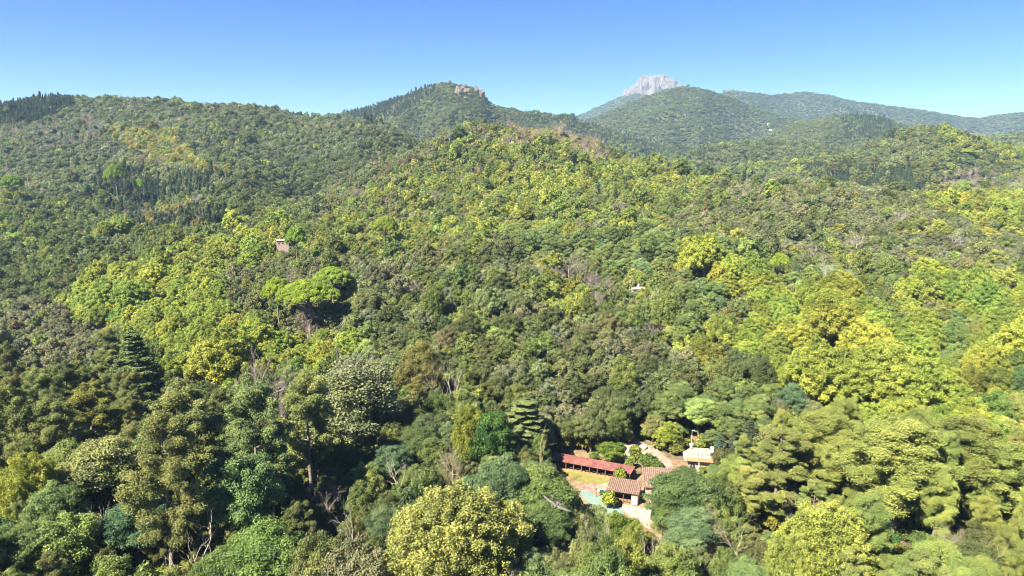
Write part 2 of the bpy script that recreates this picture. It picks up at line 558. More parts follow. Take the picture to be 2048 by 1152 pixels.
def build_kind(kind, lod, seed):
    """-> (trunk bag, leaf arrays or None, bark material, leaf material)"""
    r = np.random.default_rng(seed * 131 + lod * 7 + sum(map(ord, kind)))
    bag = Bag(); lf = LODLEAF[lod]; cv = LODCOV[lod]
    sd = 6 if lod == 0 else 4
    def limbs(C, P, n, rad):
        idx = r.permutation(len(C))[:n]
        for i in idx:
            e = C[i, :3]; b = P[min(len(P) - 1, 2 + r.integers(0, 3))]
            mid = (b + e) / 2 + np.array([0, 0, -0.08 * np.linalg.norm(e - b)])
            bag.tube([b, mid, e], [rad, rad * 0.65, rad * 0.25], 4)
    if kind == 'oak':
        n = 34 if lod == 0 else (22 if lod == 1 else 12)
        C = lobed(3.5, 1.4, 8.2, 9, 9, 0.18, r, 0.46, 1.0) if lod == 0 else (lobed(3.5, 1.5, 8.2, 7, 5, 0.24, r, 0.46, 1.0) if lod == 1 else blob(3.5, 1.6, 8.2, n, 0.42, r, 0.85, 0.70, -0.45, 0.32))
        P = trunk_to(bag, 5.5, 0.26, r, 0.3, sd)
        if lod < 2: limbs(C, P, 9, 0.09)
        return bag, leaf_cards(C, 0.105 * lf, 0.95 * cv, r, 0.8, 0.3, 0.8, 0.35, 0.16, 0.3), BARK, LEAF
    if kind == 'broadleaf':
        n = 42 if lod == 0 else (24 if lod == 1 else 12)
        C = lobed(3.5, 1.6, 10.2, 11, 9, 0.17, r, 0.42, 1.45, -0.5, 0.34, 1.05) if lod == 0 else (lobed(3.5, 1.8, 10.3, 8, 5, 0.23, r, 0.42, 1.35, -0.5, 0.34) if lod == 1 else blob(3.5, 2.0, 10.4, n, 0.40, r, 1.0, 0.74, -0.5, 0.4))
        P = trunk_to(bag, 8, 0.22, r, 0.4, sd)
        if lod < 2: limbs(C, P, 30 if lod == 0 else 10, 0.055)
        return bag, leaf_cards(C, 0.112 * lf, 0.80 * cv, r, 0.8, 0.2, 0.9, 0.35, 0.18, fuzz=0.55 if lod == 0 else 0.25), BARKG, LEAF
    if kind == 'plane':
        n = 95 if lod == 0 else (50 if lod == 1 else 20)
        C = lobed(5.6, 2.2, 13.9, 16, 13, 0.115, r, 0.36, 1.1, -0.5, 0.2) if lod == 0 else (lobed(5.6, 2.3, 14.0, 12, 6, 0.16, r, 0.36, 1.1, -0.5, 0.2) if lod == 1 else blob(5.6, 2.5, 14.0, n, 0.33, r, 0.85, 0.84, -0.55, 0.3))
        C2 = blob(3.6, 4.0, 12.0, max(6, n // 6), 0.32, r, 0.9, 0.7, -0.3)
        P = trunk_to(bag, 10, 0.38, r, 0.4, sd)
        if lod < 2: limbs(C, P, 14, 0.12)
        return bag, leaf_cards(np.concatenate([C, C2]), 0.135 * lf, 0.85 * cv, r, 0.85, 0.3, 0.8, 0.35, 0.18, 0.3), BARKG, LEAF
    if kind == 'tulip':      # a big open crown of many pointed sprays
        C = lobed(8.6, 1.5, 19.2, 46, 15, 0.062, r, 0.20, 1.9, -0.75, 0.24, 1.15) if lod == 0 else lobed(8.6, 1.5, 19.2, 26, 8, 0.09, r, 0.22, 1.7, -0.7, 0.24, 1.1)
        P = trunk_to(bag, 15, 0.4, r, 0.4, sd + 1)
        limbs(C, P, 90, 0.075)
        return bag, leaf_cards(C, 0.135 * lf, 0.62 * cv, r, 0.8, 0.15, 0.9, 0.5, 0.2, fuzz=0.55 if lod == 0 else 0.25), BARKG, LEAF
    if kind == 'locust':
        n = 60 if lod == 0 else (30 if lod == 1 else 14)
        C = lobed(4.0, 2.0, 10.2, 13, 9, 0.17, r, 0.36, 0.8, -0.4, 0.3, 0.55) if lod == 0 else blob(4.0, 2.2, 10.2, n, 0.24 if lod < 2 else 0.40, r, 0.55, 0.76, -0.35, 0.35)
        P = trunk_to(bag, 8, 0.2, r, 0.6, sd)
        if lod < 2: limbs(C, P, 30 if lod == 0 else 10, 0.05)
        return bag, leaf_cards(C, 0.105 * lf, 0.75 * cv, r, 0.6, 0.6, 0.7, 0.6, 0.16, fuzz=0.55 if lod == 0 else 0.25), BARK, LEAF
    if kind == 'pine':
        H = 18.0
        P = trunk_to(bag, H, 0.30, r, 0.35, sd + 1, 0.12)
        C = []
        full = seed % 2 == 0        # a fuller pine of rounded tufts
        z = H * (0.30 if full else 0.38)
        while z < H - 0.4:
            f = max(0.0, (z - H * 0.38) / (H * 0.62))
            L = 4.1 * (1 - f) ** 0.62 * (0.60 + 0.40 * min(1, f * 4)) + 0.5
            nb = 6 if f < 0.8 else 4
            for q in range(nb):
                if r.random() < (0.08 if full else 0.22): continue
                ph = q * 2 * math.pi / nb + r.random() * 1.2 + z
                l = L * (0.7 + 0.45 * r.random())
                b = np.array([np.interp(z, P[:, 2], P[:, 0]), np.interp(z, P[:, 2], P[:, 1]), z])
                e = b + np.array([math.cos(ph) * l, math.sin(ph) * l, l * (0.22 + 0.35 * f) + 0.3 * r.normal()])
                if lod < 2:
                    bag.tube([b, (b + e) / 2 - np.array([0, 0, 0.12 * l]), e], [0.085, 0.06, 0.02], 3)
                nc = max(1, int(l / (0.62 if lod < 2 else 1.8)))
                for g in range(nc):
                    w = 1 - 0.62 * g / max(nc, 1)
                    p = b + (e - b) * w + r.normal(size=3) * 0.30
                    s = (0.50 + 0.34 * r.random()) * (1.0 if lod < 2 else 1.9)
                    C.append((p[0], p[1], p[2] + 0.1 + (0.42 if full else 0.22) * r.normal(), s, s * (1.05 if full else 0.72), np.clip(0.5 + 0.17 * r.normal(), 0, 1)))
            z += (1.25 if lod < 2 else 1.6) * (0.75 + 0.5 * r.random())
        C.append((P[-1][0], P[-1][1], H, 0.6, 0.7, 0.55))
        return bag, leaf_cards(C, 0.125 * lf, 0.75 * cv, r, 0.40, 0.5, 0.9, 0.5, 0.18, fuzz=0.22), BARK, NEEDLE
    if kind == 'umbrella':
        P = trunk_to(bag, 9.5, 0.36, r, 0.4, sd + 1, 0.5)
        n = 80 if lod == 0 else (44 if lod == 1 else 18)
        k = np.arange(n) + 0.5
        rr = np.sqrt(k / n); ph = k * 2.39996
        x = rr * np.cos(ph) * 6.1; y = rr * np.sin(ph) * 6.1
        z = 12.3 - 2.9 * rr ** 2.2 + r.normal(size=n) * 0.18
        rad = (6.1 * 1.25 / math.sqrt(n)) * (0.8 + 0.4 * r.random(n))
        C = np.stack([x, y, z, rad, rad * 0.75, np.clip(0.5 + 0.12 * r.normal(size=n), 0, 1)], 1)
        for i in range(0, n, 3 if lod < 2 else 6):
            b = P[-2 if i % 2 else -1]; e = C[i, :3] - np.array([0, 0, 0.5])
            bag.tube([b, (b * 0.5 + e * 0.5) + np.array([0, 0, -0.5]), e], [0.11, 0.08, 0.03], 4)
        return bag, leaf_cards(C, 0.13 * lf, 1.05 * cv, r, 0.5, 0.7, 0.7, 0.12, 0.15), BARK, NEEDLE
    if kind == 'fir':
        H = 15.0
        P = trunk_to(bag, H, 0.2, r, 0.1, sd, 0.1)
        C = []
        z = 1.6
        while z < H - 0.3:
            f = z / H
            L = 3.0 * (1 - f) ** 0.9 + 0.25
            nb = max(4, int(9 * (1 - f) + 3)) if lod < 2 else 4
            for q in range(nb):
                ph = q * 2 * math.pi / nb + z * 1.7 + r.random() * 0.5
                l = L * (0.75 + 0.4 * r.random())
                for g in ((0.92, 0.5) if L > 1.2 and lod < 2 else (0.7,)):
                    s = (0.5 if lod < 2 else 0.85) * (0.8 + 0.4 * r.random())
                    C.append((math.cos(ph) * l * g, math.sin(ph) * l * g, z - 0.28 * l * g, s, s * 0.42, np.clip(0.5 + 0.15 * r.normal(), 0, 1)))
            z += (0.75 if lod < 2 else 1.25) * (1 - 0.35 * f)
        C.append((0, 0, H, 0.25, 0.6, 0.6))
        return bag, leaf_cards(C, 0.14 * lf, 0.95 * cv, r, 0.5, 0.5, 0.7, 0.5, 0.15), BARK, NEEDLE
    if kind == 'cedar':
        H = 15.0
        P = trunk_to(bag, H, 0.28, r, 0.2, sd + 1, 0.1)
        C = []
        z = 2.0
        while z < H - 0.5:
            f = z / H
            L = 5.2 * (1 - f) ** 0.8 + 0.5
            nb = 6
            for q in range(nb):
                ph = q * 2 * math.pi / nb + z * 2.1 + r.random() * 0.7
                l = L * (0.6 + 0.5 * r.random())
                e = np.array([math.cos(ph) * l, math.sin(ph) * l, z - 0.10 * l])
                bag.tube([(0, 0, z), e * 0.5 + np.array([0, 0, z * 0.5 + 0.15]), e], [0.07, 0.05, 0.02], 3)
                for g in np.arange(0.3, 1.01, 0.18):
                    s = 0.5 + 0.3 * r.random()
                    C.append((math.cos(ph) * l * g + r.normal() * 0.15, math.sin(ph) * l * g + r.normal() * 0.15, z - 0.10 * l * g + 0.06, s, s * 0.2, np.clip(0.5 + 0.15 * r.normal(), 0, 1)))
            z += 1.15
        C.append((0, 0, H, 0.3, 0.5, 0.6))
        return bag, leaf_cards(C, 0.13 * lf, 0.75 * cv, r, 0.5, 1.0, 0.5, 0.5, 0.15), BARKG, NEEDLE
    if kind == 'poplar':
        H = 19.0
        P = trunk_to(bag, H * 0.72, 0.26, r, 0.3, sd, 0.2)
        ends = []
        for q in range(7):
            b = P[2 + q % 3]; ph = q * 0.9 + r.random()
            branches(bag, b, (math.cos(ph) * 0.45, math.sin(ph) * 0.45, 1.0), 3.4, 0.07, 3 if lod == 0 else 2, r, 4, 0.45, 0.25, 3, 0, 0.1)
        for q in range(14):
            ph = r.random() * 6.3; rr = 3.0 * math.sqrt(r.random())
            bag.tube([(math.cos(ph) * rr, math.sin(ph) * rr, 12), (math.cos(ph) * rr * 1.1, math.sin(ph) * rr * 1.1, 15.5), (math.cos(ph) * rr * 1.25, math.sin(ph) * rr * 1.25, 18 + 2 * r.random())], [0.03, 0.02, 0.006], 3)
        n = 150 if lod == 0 else 50
        C = []
        for q in range(n):
            z = 1.5 + 14.0 * r.random()
            w = 3.6 * (1 - 0.35 * abs(z - 8) / 8) * math.sqrt(r.random()); ph = r.random() * 6.3
            s = 0.55 + 0.5 * r.random()
            C.append((math.cos(ph) * w, math.sin(ph) * w, z, s, s * 1.05, np.clip(0.5 + 0.2 * r.normal(), 0, 1)))
        return bag, leaf_cards(C, 0.13 * lf, 0.55 * cv, r, 0.8, 0.2, 0.9, 0.6, 0.2, fuzz=0.55 if lod == 0 else 0.25), BARKG, LEAF
    if kind == 'shrub':
        C = blob(1.3, 0.1, 2.1, 14 if lod < 2 else 7, 0.38, r, 0.9, 0.65, -0.1)
        bag.tube([(0, 0, -0.2), (0.05, 0, 0.5), (0.1, 0.05, 1.2)], [0.07, 0.05, 0.02], 4)
        return bag, leaf_cards(C, 0.10 * lf, 0.9 * cv, r, 0.8, 0.3, 0.8, 0.35, 0.17), BARK, LEAF
    if kind == 'snag':       # a dead tree of thick pale limbs
        P = trunk_to(bag, 6.0, 0.15, r, 0.4, 6, 0.55)
        dp = 4 if lod == 0 else 2
        for q in range(4):
            ph = q * 1.7 + r.random(); b = P[3 + q % 3]
            branches(bag, b, (math.cos(ph) * 0.7, math.sin(ph) * 0.7, 0.9), 2.8, 0.075, dp, r, 5, 0.75, 0.15, 2.5, 0, 0.2)
        return bag, None, DEADW, LEAF
    if kind == 'bare':       # a leafless tree with fine twigs
        P = trunk_to(bag, 7.0, 0.20, r, 0.3, 6, 0.45)
        dp = 4 if lod == 0 else (3 if lod == 1 else 2)
        for q in range(11):
            ph = q * 2.4 + r.random(); b = P[2 + q % 4]
            branches(bag, b, (math.cos(ph), math.sin(ph), 0.25 + 0.9 * r.random()), 2.3, 0.07 if lod < 2 else 0.13, dp, r, 3, 0.85, 0.12, 3.4, 0, 0.16, None, 0.70)
        return bag, None, DEADW, LEAF
    raise ValueError(kind)

KIND = {   # name, category, crown radius, height, LOD0 / LOD1 / LOD2 variants
    'oak': ('holm_oak', 'tree', 3.4, 8.3, (4, 4, 4)),
    'broadleaf': ('broadleaf_tree', 'tree', 3.4, 10.5, (4, 4, 4)),
    'plane': ('plane_tree', 'tree', 5.6, 14.2, (3, 3, 3)),
    'locust': ('locust_tree', 'tree', 4.0, 10.4, (3, 3, 3)),
    'pine': ('pine_tree', 'tree', 4.0, 18.5, (4, 3, 3)),
    'umbrella': ('umbrella_pine', 'tree', 6.8, 13.2, (2, 2, 1)),
    'fir': ('fir_tree', 'tree', 2.8, 15.2, (2, 3, 3)),
    'cedar': ('cedar_tree', 'tree', 4.8, 15.3, (1, 1, 1)),
    'poplar': ('poplar_tree', 'tree', 3.8, 19.5, (2, 1, 1)),
    'shrub': ('shrub', 'shrub', 1.5, 2.3, (3, 2, 2)),
    'snag': ('dead_tree', 'tree', 3.2, 11.5, (5, 3, 2)),
    'tulip': ('tall_leafy_tree', 'tree', 8.6, 20.5, (3, 1, 1)),
    'bare': ('leafless_tree', 'tree', 4.0, 12.0, (3, 3, 3)),
}
_cache = {}
def tree_meshes(kind, lod, var):
    """(trunk mesh, crown mesh) for LOD 0, one whole mesh otherwise"""
    key = (kind, lod, var)
    if key in _cache:
        return _cache[key]
    nm = KIND[kind][0]
    bag, lv, bm_, lm = build_kind(kind, lod, var + 1)
    if lv is None:
        out = (bag.mesh(nm + "_wood", [bm_], True), None)
    elif lod == 0:
        out = (bag.mesh(nm + "_trunk", [bm_], True), Bag().mesh(nm + "_crown", [lm], False, lv))
    else:
        out = (bag.mesh(nm, [bm_, lm], False, lv), None)
    _cache[key] = out
    return out

# colours of the leaves and dead wood: (kind, linear colour, brightness spread, hue spread)
PAL = {
    'oak': ('oak', (0.190, 0.212, 0.080), 0.20, 0.05),
    'oakd': ('oak', (0.128, 0.156, 0.054), 0.18, 0.05),
    'oakg': ('oak', (0.205, 0.218, 0.112), 0.15, 0.05),
    'oakb': ('oak', (0.200, 0.190, 0.090), 0.15, 0.05),
    'decy': ('broadleaf', (0.260, 0.300, 0.060), 0.16, 0.07),
    'decg': ('broadleaf', (0.180, 0.230, 0.060), 0.18, 0.07),
    'decd': ('broadleaf', (0.145, 0.185, 0.055), 0.18, 0.07),
    'oakh': ('oak', (0.140, 0.172, 0.088), 0.16, 0.05),
    'dech': ('broadleaf', (0.170, 0.212, 0.088), 0.16, 0.06),
    'deco': ('broadleaf', (0.290, 0.270, 0.070), 0.15, 0.10),
    'rust': ('broadleaf', (0.300, 0.160, 0.070), 0.15, 0.05),
    'plane': ('plane', (0.285, 0.345, 0.058), 0.10, 0.08),
    'planey': ('plane', (0.325, 0.345, 0.055), 0.10, 0.06),
    'planed': ('plane', (0.165, 0.215, 0.050), 0.12, 0.08),
    'loc': ('locust', (0.180, 0.240, 0.075), 0.15, 0.07),
    'locb': ('locust', (0.140, 0.200, 0.085), 0.15, 0.07),
    'locy': ('locust', (0.255, 0.275, 0.070), 0.12, 0.07),
    'pine': ('pine', (0.205, 0.232, 0.066), 0.14, 0.08),
    'piney': ('pine', (0.225, 0.265, 0.066), 0.12, 0.06),
    'pined': ('pine', (0.185, 0.208, 0.066), 0.14, 0.08),
    'umb': ('umbrella', (0.235, 0.330, 0.035), 0.06, 0.05),
    'umbd': ('umbrella', (0.200, 0.300, 0.040), 0.06, 0.05),
    'fir': ('fir', (0.066, 0.098, 0.050), 0.15, 0.08),
    'firg': ('fir', (0.125, 0.150, 0.066), 0.15, 0.08),
    'cedar': ('cedar', (0.190, 0.235, 0.080), 0.10, 0.05),
    'pop': ('poplar', (0.290, 0.310, 0.110), 0.10, 0.08),
    'shr': ('shrub', (0.150, 0.190, 0.042), 0.2, 0.15),
    'shry': ('shrub', (0.340, 0.330, 0.040), 0.1, 0.1),
    'tulip': ('tulip', (0.37, 0.38, 0.06), 0.08, 0.05),
    'snag': ('snag', (0.42, 0.36, 0.29), 0.15, 0.05),
    'bare': ('bare', (0.27, 0.225, 0.20), 0.15, 0.05),
    'bareb': ('bare', (0.30, 0.22, 0.15), 0.15, 0.05),
}
def tint_of(pal):
    k, c, sb, shu = PAL[pal]
    f = math.exp(rng.normal() * sb); h = rng.normal() * shu
    return (c[0] * f * (1 + h), c[1] * f, c[2] * f * (1 - 0.6 * h))

# ------------------------------------------------------------------ what grows where (areas in the photograph)
OAKHILL = {'oak': 5, 'oakd': 2, 'oakg': 2, 'decy': 1, 'decg': 1.2, 'oakb': 0.6, 'bare': 0.15}
AREAS = [
    # firs and conifer plantings far off
    ([(-250, 190), (145, 192), (150, 215), (60, 250), (-250, 262)], {'fir': 9, 'oakd': 1}),
    ([(195, 345), (300, 338), (430, 355), (435, 405), (300, 412), (190, 400)], {'fir': 5, 'firg': 3, 'oakd': 1}),
    ([(210, 412), (330, 408), (455, 420), (455, 462), (330, 462), (220, 450)], {'firg': 4, 'fir': 3, 'bare': 1.5, 'deco': 1}),
    ([(690, 225), (770, 195), (870, 160), (870, 185), (800, 230), (740, 250)], {'fir': 8, 'decd': 1}),
    ([(1040, 220), (1150, 230), (1400, 300), (1440, 330), (1400, 360), (1290, 330), (1150, 265), (1060, 240)], {'fir': 4, 'firg': 2, 'decg': 2, 'locb': 2}),
    ([(1600, 330), (1750, 330), (1870, 345), (1870, 395), (1760, 385), (1640, 362)], {'fir': 6, 'pined': 1, 'decg': 1}),
    ([(1680, 215), (1780, 222), (1790, 280), (1690, 282)], {'fir': 7, 'decd': 2}),
    ([(1740, 355), (1830, 350), (1845, 372), (1760, 380)], {'bareb': 4, 'oakg': 2, 'decy': 1}),
    ([(1860, 350), (2300, 330), (2300, 400), (1900, 400)], {'bare': 2, 'oakg': 4, 'decg': 2, 'decy': 1}),
    ([(1480, 330), (1680, 310), (1720, 335), (1600, 350), (1480, 352)], {'decg': 5, 'decy': 3, 'oakd': 2}),
    ([(1380, 330), (1470, 330), (1470, 362), (1400, 362)], {'locb': 6, 'decg': 2}),
    ([(1880, 262), (2300, 290), (2300, 330), (1960, 325), (1890, 290)], {'decy': 5, 'decg': 3, 'oak': 3}),
    # the hill in the middle
    ([(900, 240), (1000, 225), (1100, 246), (1090, 264), (1000, 262), (915, 274)], {'oakd': 8, 'oakb': 2}),
    ([(930, 262), (1090, 255), (1180, 290), (1230, 325), (1160, 330), (1060, 295), (960, 290)], {'bare': 5, 'bareb': 2, 'oakb': 2, 'decy': 2.5, 'decg': 1}),
    ([(620, 420), (700, 335), (850, 270), (930, 255), (900, 290), (800, 340), (700, 400), (640, 450)], {'oakd': 6, 'oakb': 3, 'bare': 0.6, 'decd': 1}),
    ([(700, 380), (900, 290), (1060, 270), (1200, 310), (1420, 360), (1420, 440), (1200, 440), (950, 420), (700, 440)], {'decy': 5.5, 'decg': 3.2, 'oak': 2.2, 'oakb': 0.8, 'bare': 0.9}),
    ([(640, 430), (780, 410), (1000, 415), (1200, 420), (1330, 450), (1330, 480), (1000, 465), (820, 440), (640, 470)], {'locy': 4, 'decg': 2, 'decy': 2, 'loc': 2, 'oakg': 2, 'oak': 1}),
    ([(1050, 450), (1330, 470), (1380, 540), (1280, 570), (1190, 540), (1080, 510), (1010, 480)], {'loc': 6, 'locb': 2, 'decg': 1}),
    ([(1045, 545), (1110, 530), (1200, 560), (1245, 600), (1230, 640), (1130, 640), (1060, 590)], {'bare': 3, 'decy': 1.6, 'decg': 2, 'oak': 1}),
    # right hand slope
    ([(1840, 410), (1920, 392), (2300, 400), (2300, 470), (1960, 460)], {'decy': 5, 'plane': 2, 'oak': 2}),
    ([(1330, 370), (2300, 390), (2300, 540), (1960, 560), (1560, 520), (1330, 470)], {'oak': 5, 'oakg': 4, 'decg': 1, 'decy': 0.5, 'bare': 0.25, 'locy': 0.4}),
    ([(1375, 525), (1450, 515), (1580, 600), (1560, 630), (1440, 600), (1370, 560)], {'planey': 3, 'plane': 3, 'loc': 2, 'oak': 1}),
    ([(1380, 560), (1490, 560), (1500, 660), (1400, 660)], {'locb': 4, 'loc': 2, 'oak': 1, 'decy': 1}),
    ([(1490, 630), (1590, 590), (1700, 585), (1740, 650), (1860, 690), (1940, 800), (1900, 880), (1800, 860), (1680, 890), (1560, 800), (1480, 740)], {'plane': 7, 'planey': 1.6, 'oakd': 0.5}),
    ([(1930, 700), (2000, 675), (2300, 680), (2300, 790), (1960, 790)], {'plane': 6, 'planed': 1}),
    ([(1780, 590), (1900, 560), (2300, 570), (2300, 640), (1900, 640), (1790, 640)], {'plane': 5, 'decy': 3, 'oak': 1}),
    ([(1860, 630), (2300, 620), (2300, 690), (1960, 690), (1880, 700)], {'loc': 4, 'locy': 3, 'decg': 2}),
    ([(1930, 780), (2300, 770), (2300, 900), (1970, 880)], {'locy': 5, 'decy': 2, 'loc': 2}),
    ([(1750, 880), (1860, 850), (1990, 870), (2040, 930), (1960, 960), (1800, 930)], {'plane': 6, 'planed': 1}),
    ([(1450, 890), (1560, 905), (1760, 905), (1800, 950), (2300, 930), (2300, 1300), (1740, 1300), (1480, 1010)], {'piney': 7, 'pine': 3, 'oakd': 1}),
    ([(1330, 800), (1440, 790), (1540, 850), (1540, 905), (1400, 890), (1340, 850)], {'loc': 8, 'locb': 1}),
    ([(1420, 700), (1500, 690), (1540, 800), (1560, 840), (1430, 800)], {'oakd': 3, 'decd': 3, 'decg': 2, 'bare': 0.5}),
    # left hand side
    ([(120, 610), (210, 555), (320, 535), (430, 555), (480, 640), (560, 660), (700, 690), (680, 780), (480, 800), (390, 790), (290, 740), (230, 665), (140, 645)], {'plane': 8, 'planey': 1.2}),
    ([(400, 545), (540, 470), (480, 520), (430, 570)], {'plane': 3, 'decy': 2, 'oak': 2}),
    ([(-250, 590), (110, 600), (230, 680), (250, 760), (-250, 800)], {'oakg': 8, 'oak': 2, 'decg': 0.5}),
    ([(330, 520), (430, 480), (540, 440), (600, 470), (540, 540), (420, 545)], {'decy': 3, 'plane': 3, 'decg': 2, 'oak': 3}),
    ([(-250, 520), (40, 515), (170, 545), (150, 600), (90, 612), (-250, 600)], {'oakd': 5, 'decd': 4}),
    ([(-250, 395), (200, 400), (420, 470), (420, 520), (330, 540), (180, 560), (120, 600), (-250, 590)], {'decg': 4, 'decd': 4, 'oakd': 3, 'decy': 0.7, 'plane': 0.3}),
    ([(170, 470), (330, 455), (440, 465), (420, 510), (250, 510)], {'oakg': 5, 'oak': 3, 'decg': 1}),
    ([(430, 390), (560, 330), (700, 300), (790, 285), (720, 340), (640, 400), (570, 450), (430, 475)], {'oakd': 5, 'decd': 3, 'oakh': 2}),  # valley shade behind the hill, put into the colour by darker trees
    ([(220, 250), (330, 265), (400, 320), (440, 360), (330, 330), (230, 285)], {'decy': 3, 'deco': 2, 'oakg': 2, 'decg': 2, 'bare': 0.6}),
    ([(-250, 250), (80, 250), (160, 225), (250, 250), (140, 300), (-250, 330)], {'oakg': 2, 'oakh': 3, 'bare': 1.6, 'dech': 2, 'firg': 0.5}),
    ([(-250, 180), (700, 180), (860, 270), (700, 350), (600, 440), (450, 470), (-250, 420)], {'oakh': 6, 'oakg': 2, 'oakd': 1, 'dech': 3, 'decg': 0.8, 'decy': 0.35, 'bare': 0.5, 'firg': 0.3}),
    # the knoll in front of the hill
    ([(560, 470), (760, 440), (980, 460), (1050, 500), (800, 520), (620, 520)], {'decg': 4, 'oak': 4, 'decy': 2, 'locy': 1, 'oakd': 1}),
    ([(400, 560), (560, 530), (720, 500), (1000, 480), (1080, 560), (1250, 640), (1360, 720), (1430, 800), (1330, 880), (1100, 870), (960, 800), (780, 720), (640, 690), (430, 640)], {'oak': 6, 'oakg': 2, 'oakd': 3, 'decg': 2.2, 'decd': 0.8, 'loc': 0.5, 'bare': 0.12}),
    ([(1240, 560), (1400, 580), (1480, 680), (1460, 760), (1300, 700), (1230, 640)], {'decg': 3, 'decy': 2, 'loc': 3, 'locy': 1, 'oak': 3}),
    # the wood below us on the left
    ([(-250, 740), (250, 740), (420, 800), (640, 790), (640, 1300), (-250, 1300)], {'pined': 3, 'decd': 2.5, 'oakd': 1.5, 'loc': 1.2, 'locb': 1.3, 'decg': 0.8}),
    ([(600, 780), (900, 760), (1120, 880), (1100, 1300), (600, 1300)], {'locb': 2.5, 'decd': 3, 'oak': 1.5, 'decg': 1, 'bare': 0.7, 'loc': 1}),
]
DEFAULT_NEAR = {'oak': 3, 'decg': 2, 'loc': 1.5, 'locb': 1, 'decy': 0.6}
DEFAULT_FAR = {'oakh': 6, 'oakd': 2, 'dech': 3, 'decd': 1.5, 'firg': 0.8, 'decg': 0.8}

def in_poly(u, v, poly):
    poly = np.array(poly, float)
    ins = np.zeros(np.shape(u), bool)
    j = len(poly) - 1
    for i in range(len(poly)):
        xi, yi = poly[i]; xj, yj = poly[j]
        c = ((yi > v) != (yj > v)) & (u < (xj - xi) * (v - yi) / (yj - yi + 1e-12) + xi)
        ins ^= c
        j = i
    return ins

def choose(X, Y, z):
    """a palette name for each place"""
    u, v, D = project(X, Y, z + 5)
    w = np.clip(900 / D, 0.4, 6)
    uj = u + fbm(X / 40, Y / 40, 2, 71) * 10 * w; vj = v + fbm(X / 40 + 9, Y / 40, 2, 72) * 6 * w
    out = np.empty(len(X), object)
    done = np.zeros(len(X), bool)
    rr = rng.random(len(X))
    clump = fbm(X / 34, Y / 34, 2, 77)
    def fill(mask, wts):
        names = list(wts); ww = np.array([wts[k] for k in names], float); ww /= ww.sum()
        cs = np.cumsum(ww)
        q = np.clip(0.5 + 0.9 * clump + 0.35 * (rr - 0.5), 0, 0.9999)
        q = np.where(rng.random(len(q)) < 0.40, rr, q)
        k = np.searchsorted(cs, q[mask])
        out[mask] = np.array(names, object)[np.clip(k, 0, len(names) - 1)]
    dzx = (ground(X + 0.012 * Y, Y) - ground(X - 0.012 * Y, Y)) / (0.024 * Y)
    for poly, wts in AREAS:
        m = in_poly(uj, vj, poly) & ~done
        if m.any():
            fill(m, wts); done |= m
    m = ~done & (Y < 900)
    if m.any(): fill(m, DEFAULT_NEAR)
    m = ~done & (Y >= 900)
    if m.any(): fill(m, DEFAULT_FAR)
    # relief shading put into tree colour: darker away from the sun, lighter facing it
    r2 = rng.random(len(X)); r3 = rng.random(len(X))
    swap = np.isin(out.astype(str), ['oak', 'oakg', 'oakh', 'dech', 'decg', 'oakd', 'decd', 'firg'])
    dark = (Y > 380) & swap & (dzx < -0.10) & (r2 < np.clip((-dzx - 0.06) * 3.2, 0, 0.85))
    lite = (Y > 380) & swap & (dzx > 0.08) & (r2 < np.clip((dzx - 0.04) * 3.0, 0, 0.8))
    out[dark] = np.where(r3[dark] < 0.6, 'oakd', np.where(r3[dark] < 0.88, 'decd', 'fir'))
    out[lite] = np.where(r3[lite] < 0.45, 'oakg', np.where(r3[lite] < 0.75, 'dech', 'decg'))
    return out

# ------------------------------------------------------------------ the ground as one sheet
def build_terrain():
    nx, ny = len(GT), len(GL)
    Y = np.exp(ll); X = tt * Y
    V = np.stack([X.ravel(), Y.ravel(), (GZ + CZ).ravel()], 1)
    # the ground goes on behind and under the camera
    back = np.stack([np.linspace(-400, 400, nx), np.full(nx, -250.0), np.full(nx, CZ - 75.0)], 1)
    V = np.concatenate([V, back])
    i = np.arange(nx - 1)[None] + np.arange(ny - 1)[:, None] * nx
    Q = np.stack([i, i + 1, i + nx + 1, i + nx], -1).reshape(-1, 4)
    b = nx * ny + np.arange(nx - 1)
    Q = np.concatenate([Q, np.stack([b, b + 1, np.arange(nx - 1) + 1, np.arange(nx - 1)], 1)])
    o = link("terrain", mesh_from("terrain", V, [Q], [terrain_material()], smooth=True))
    tag(o, kind='structure')
build_terrain()

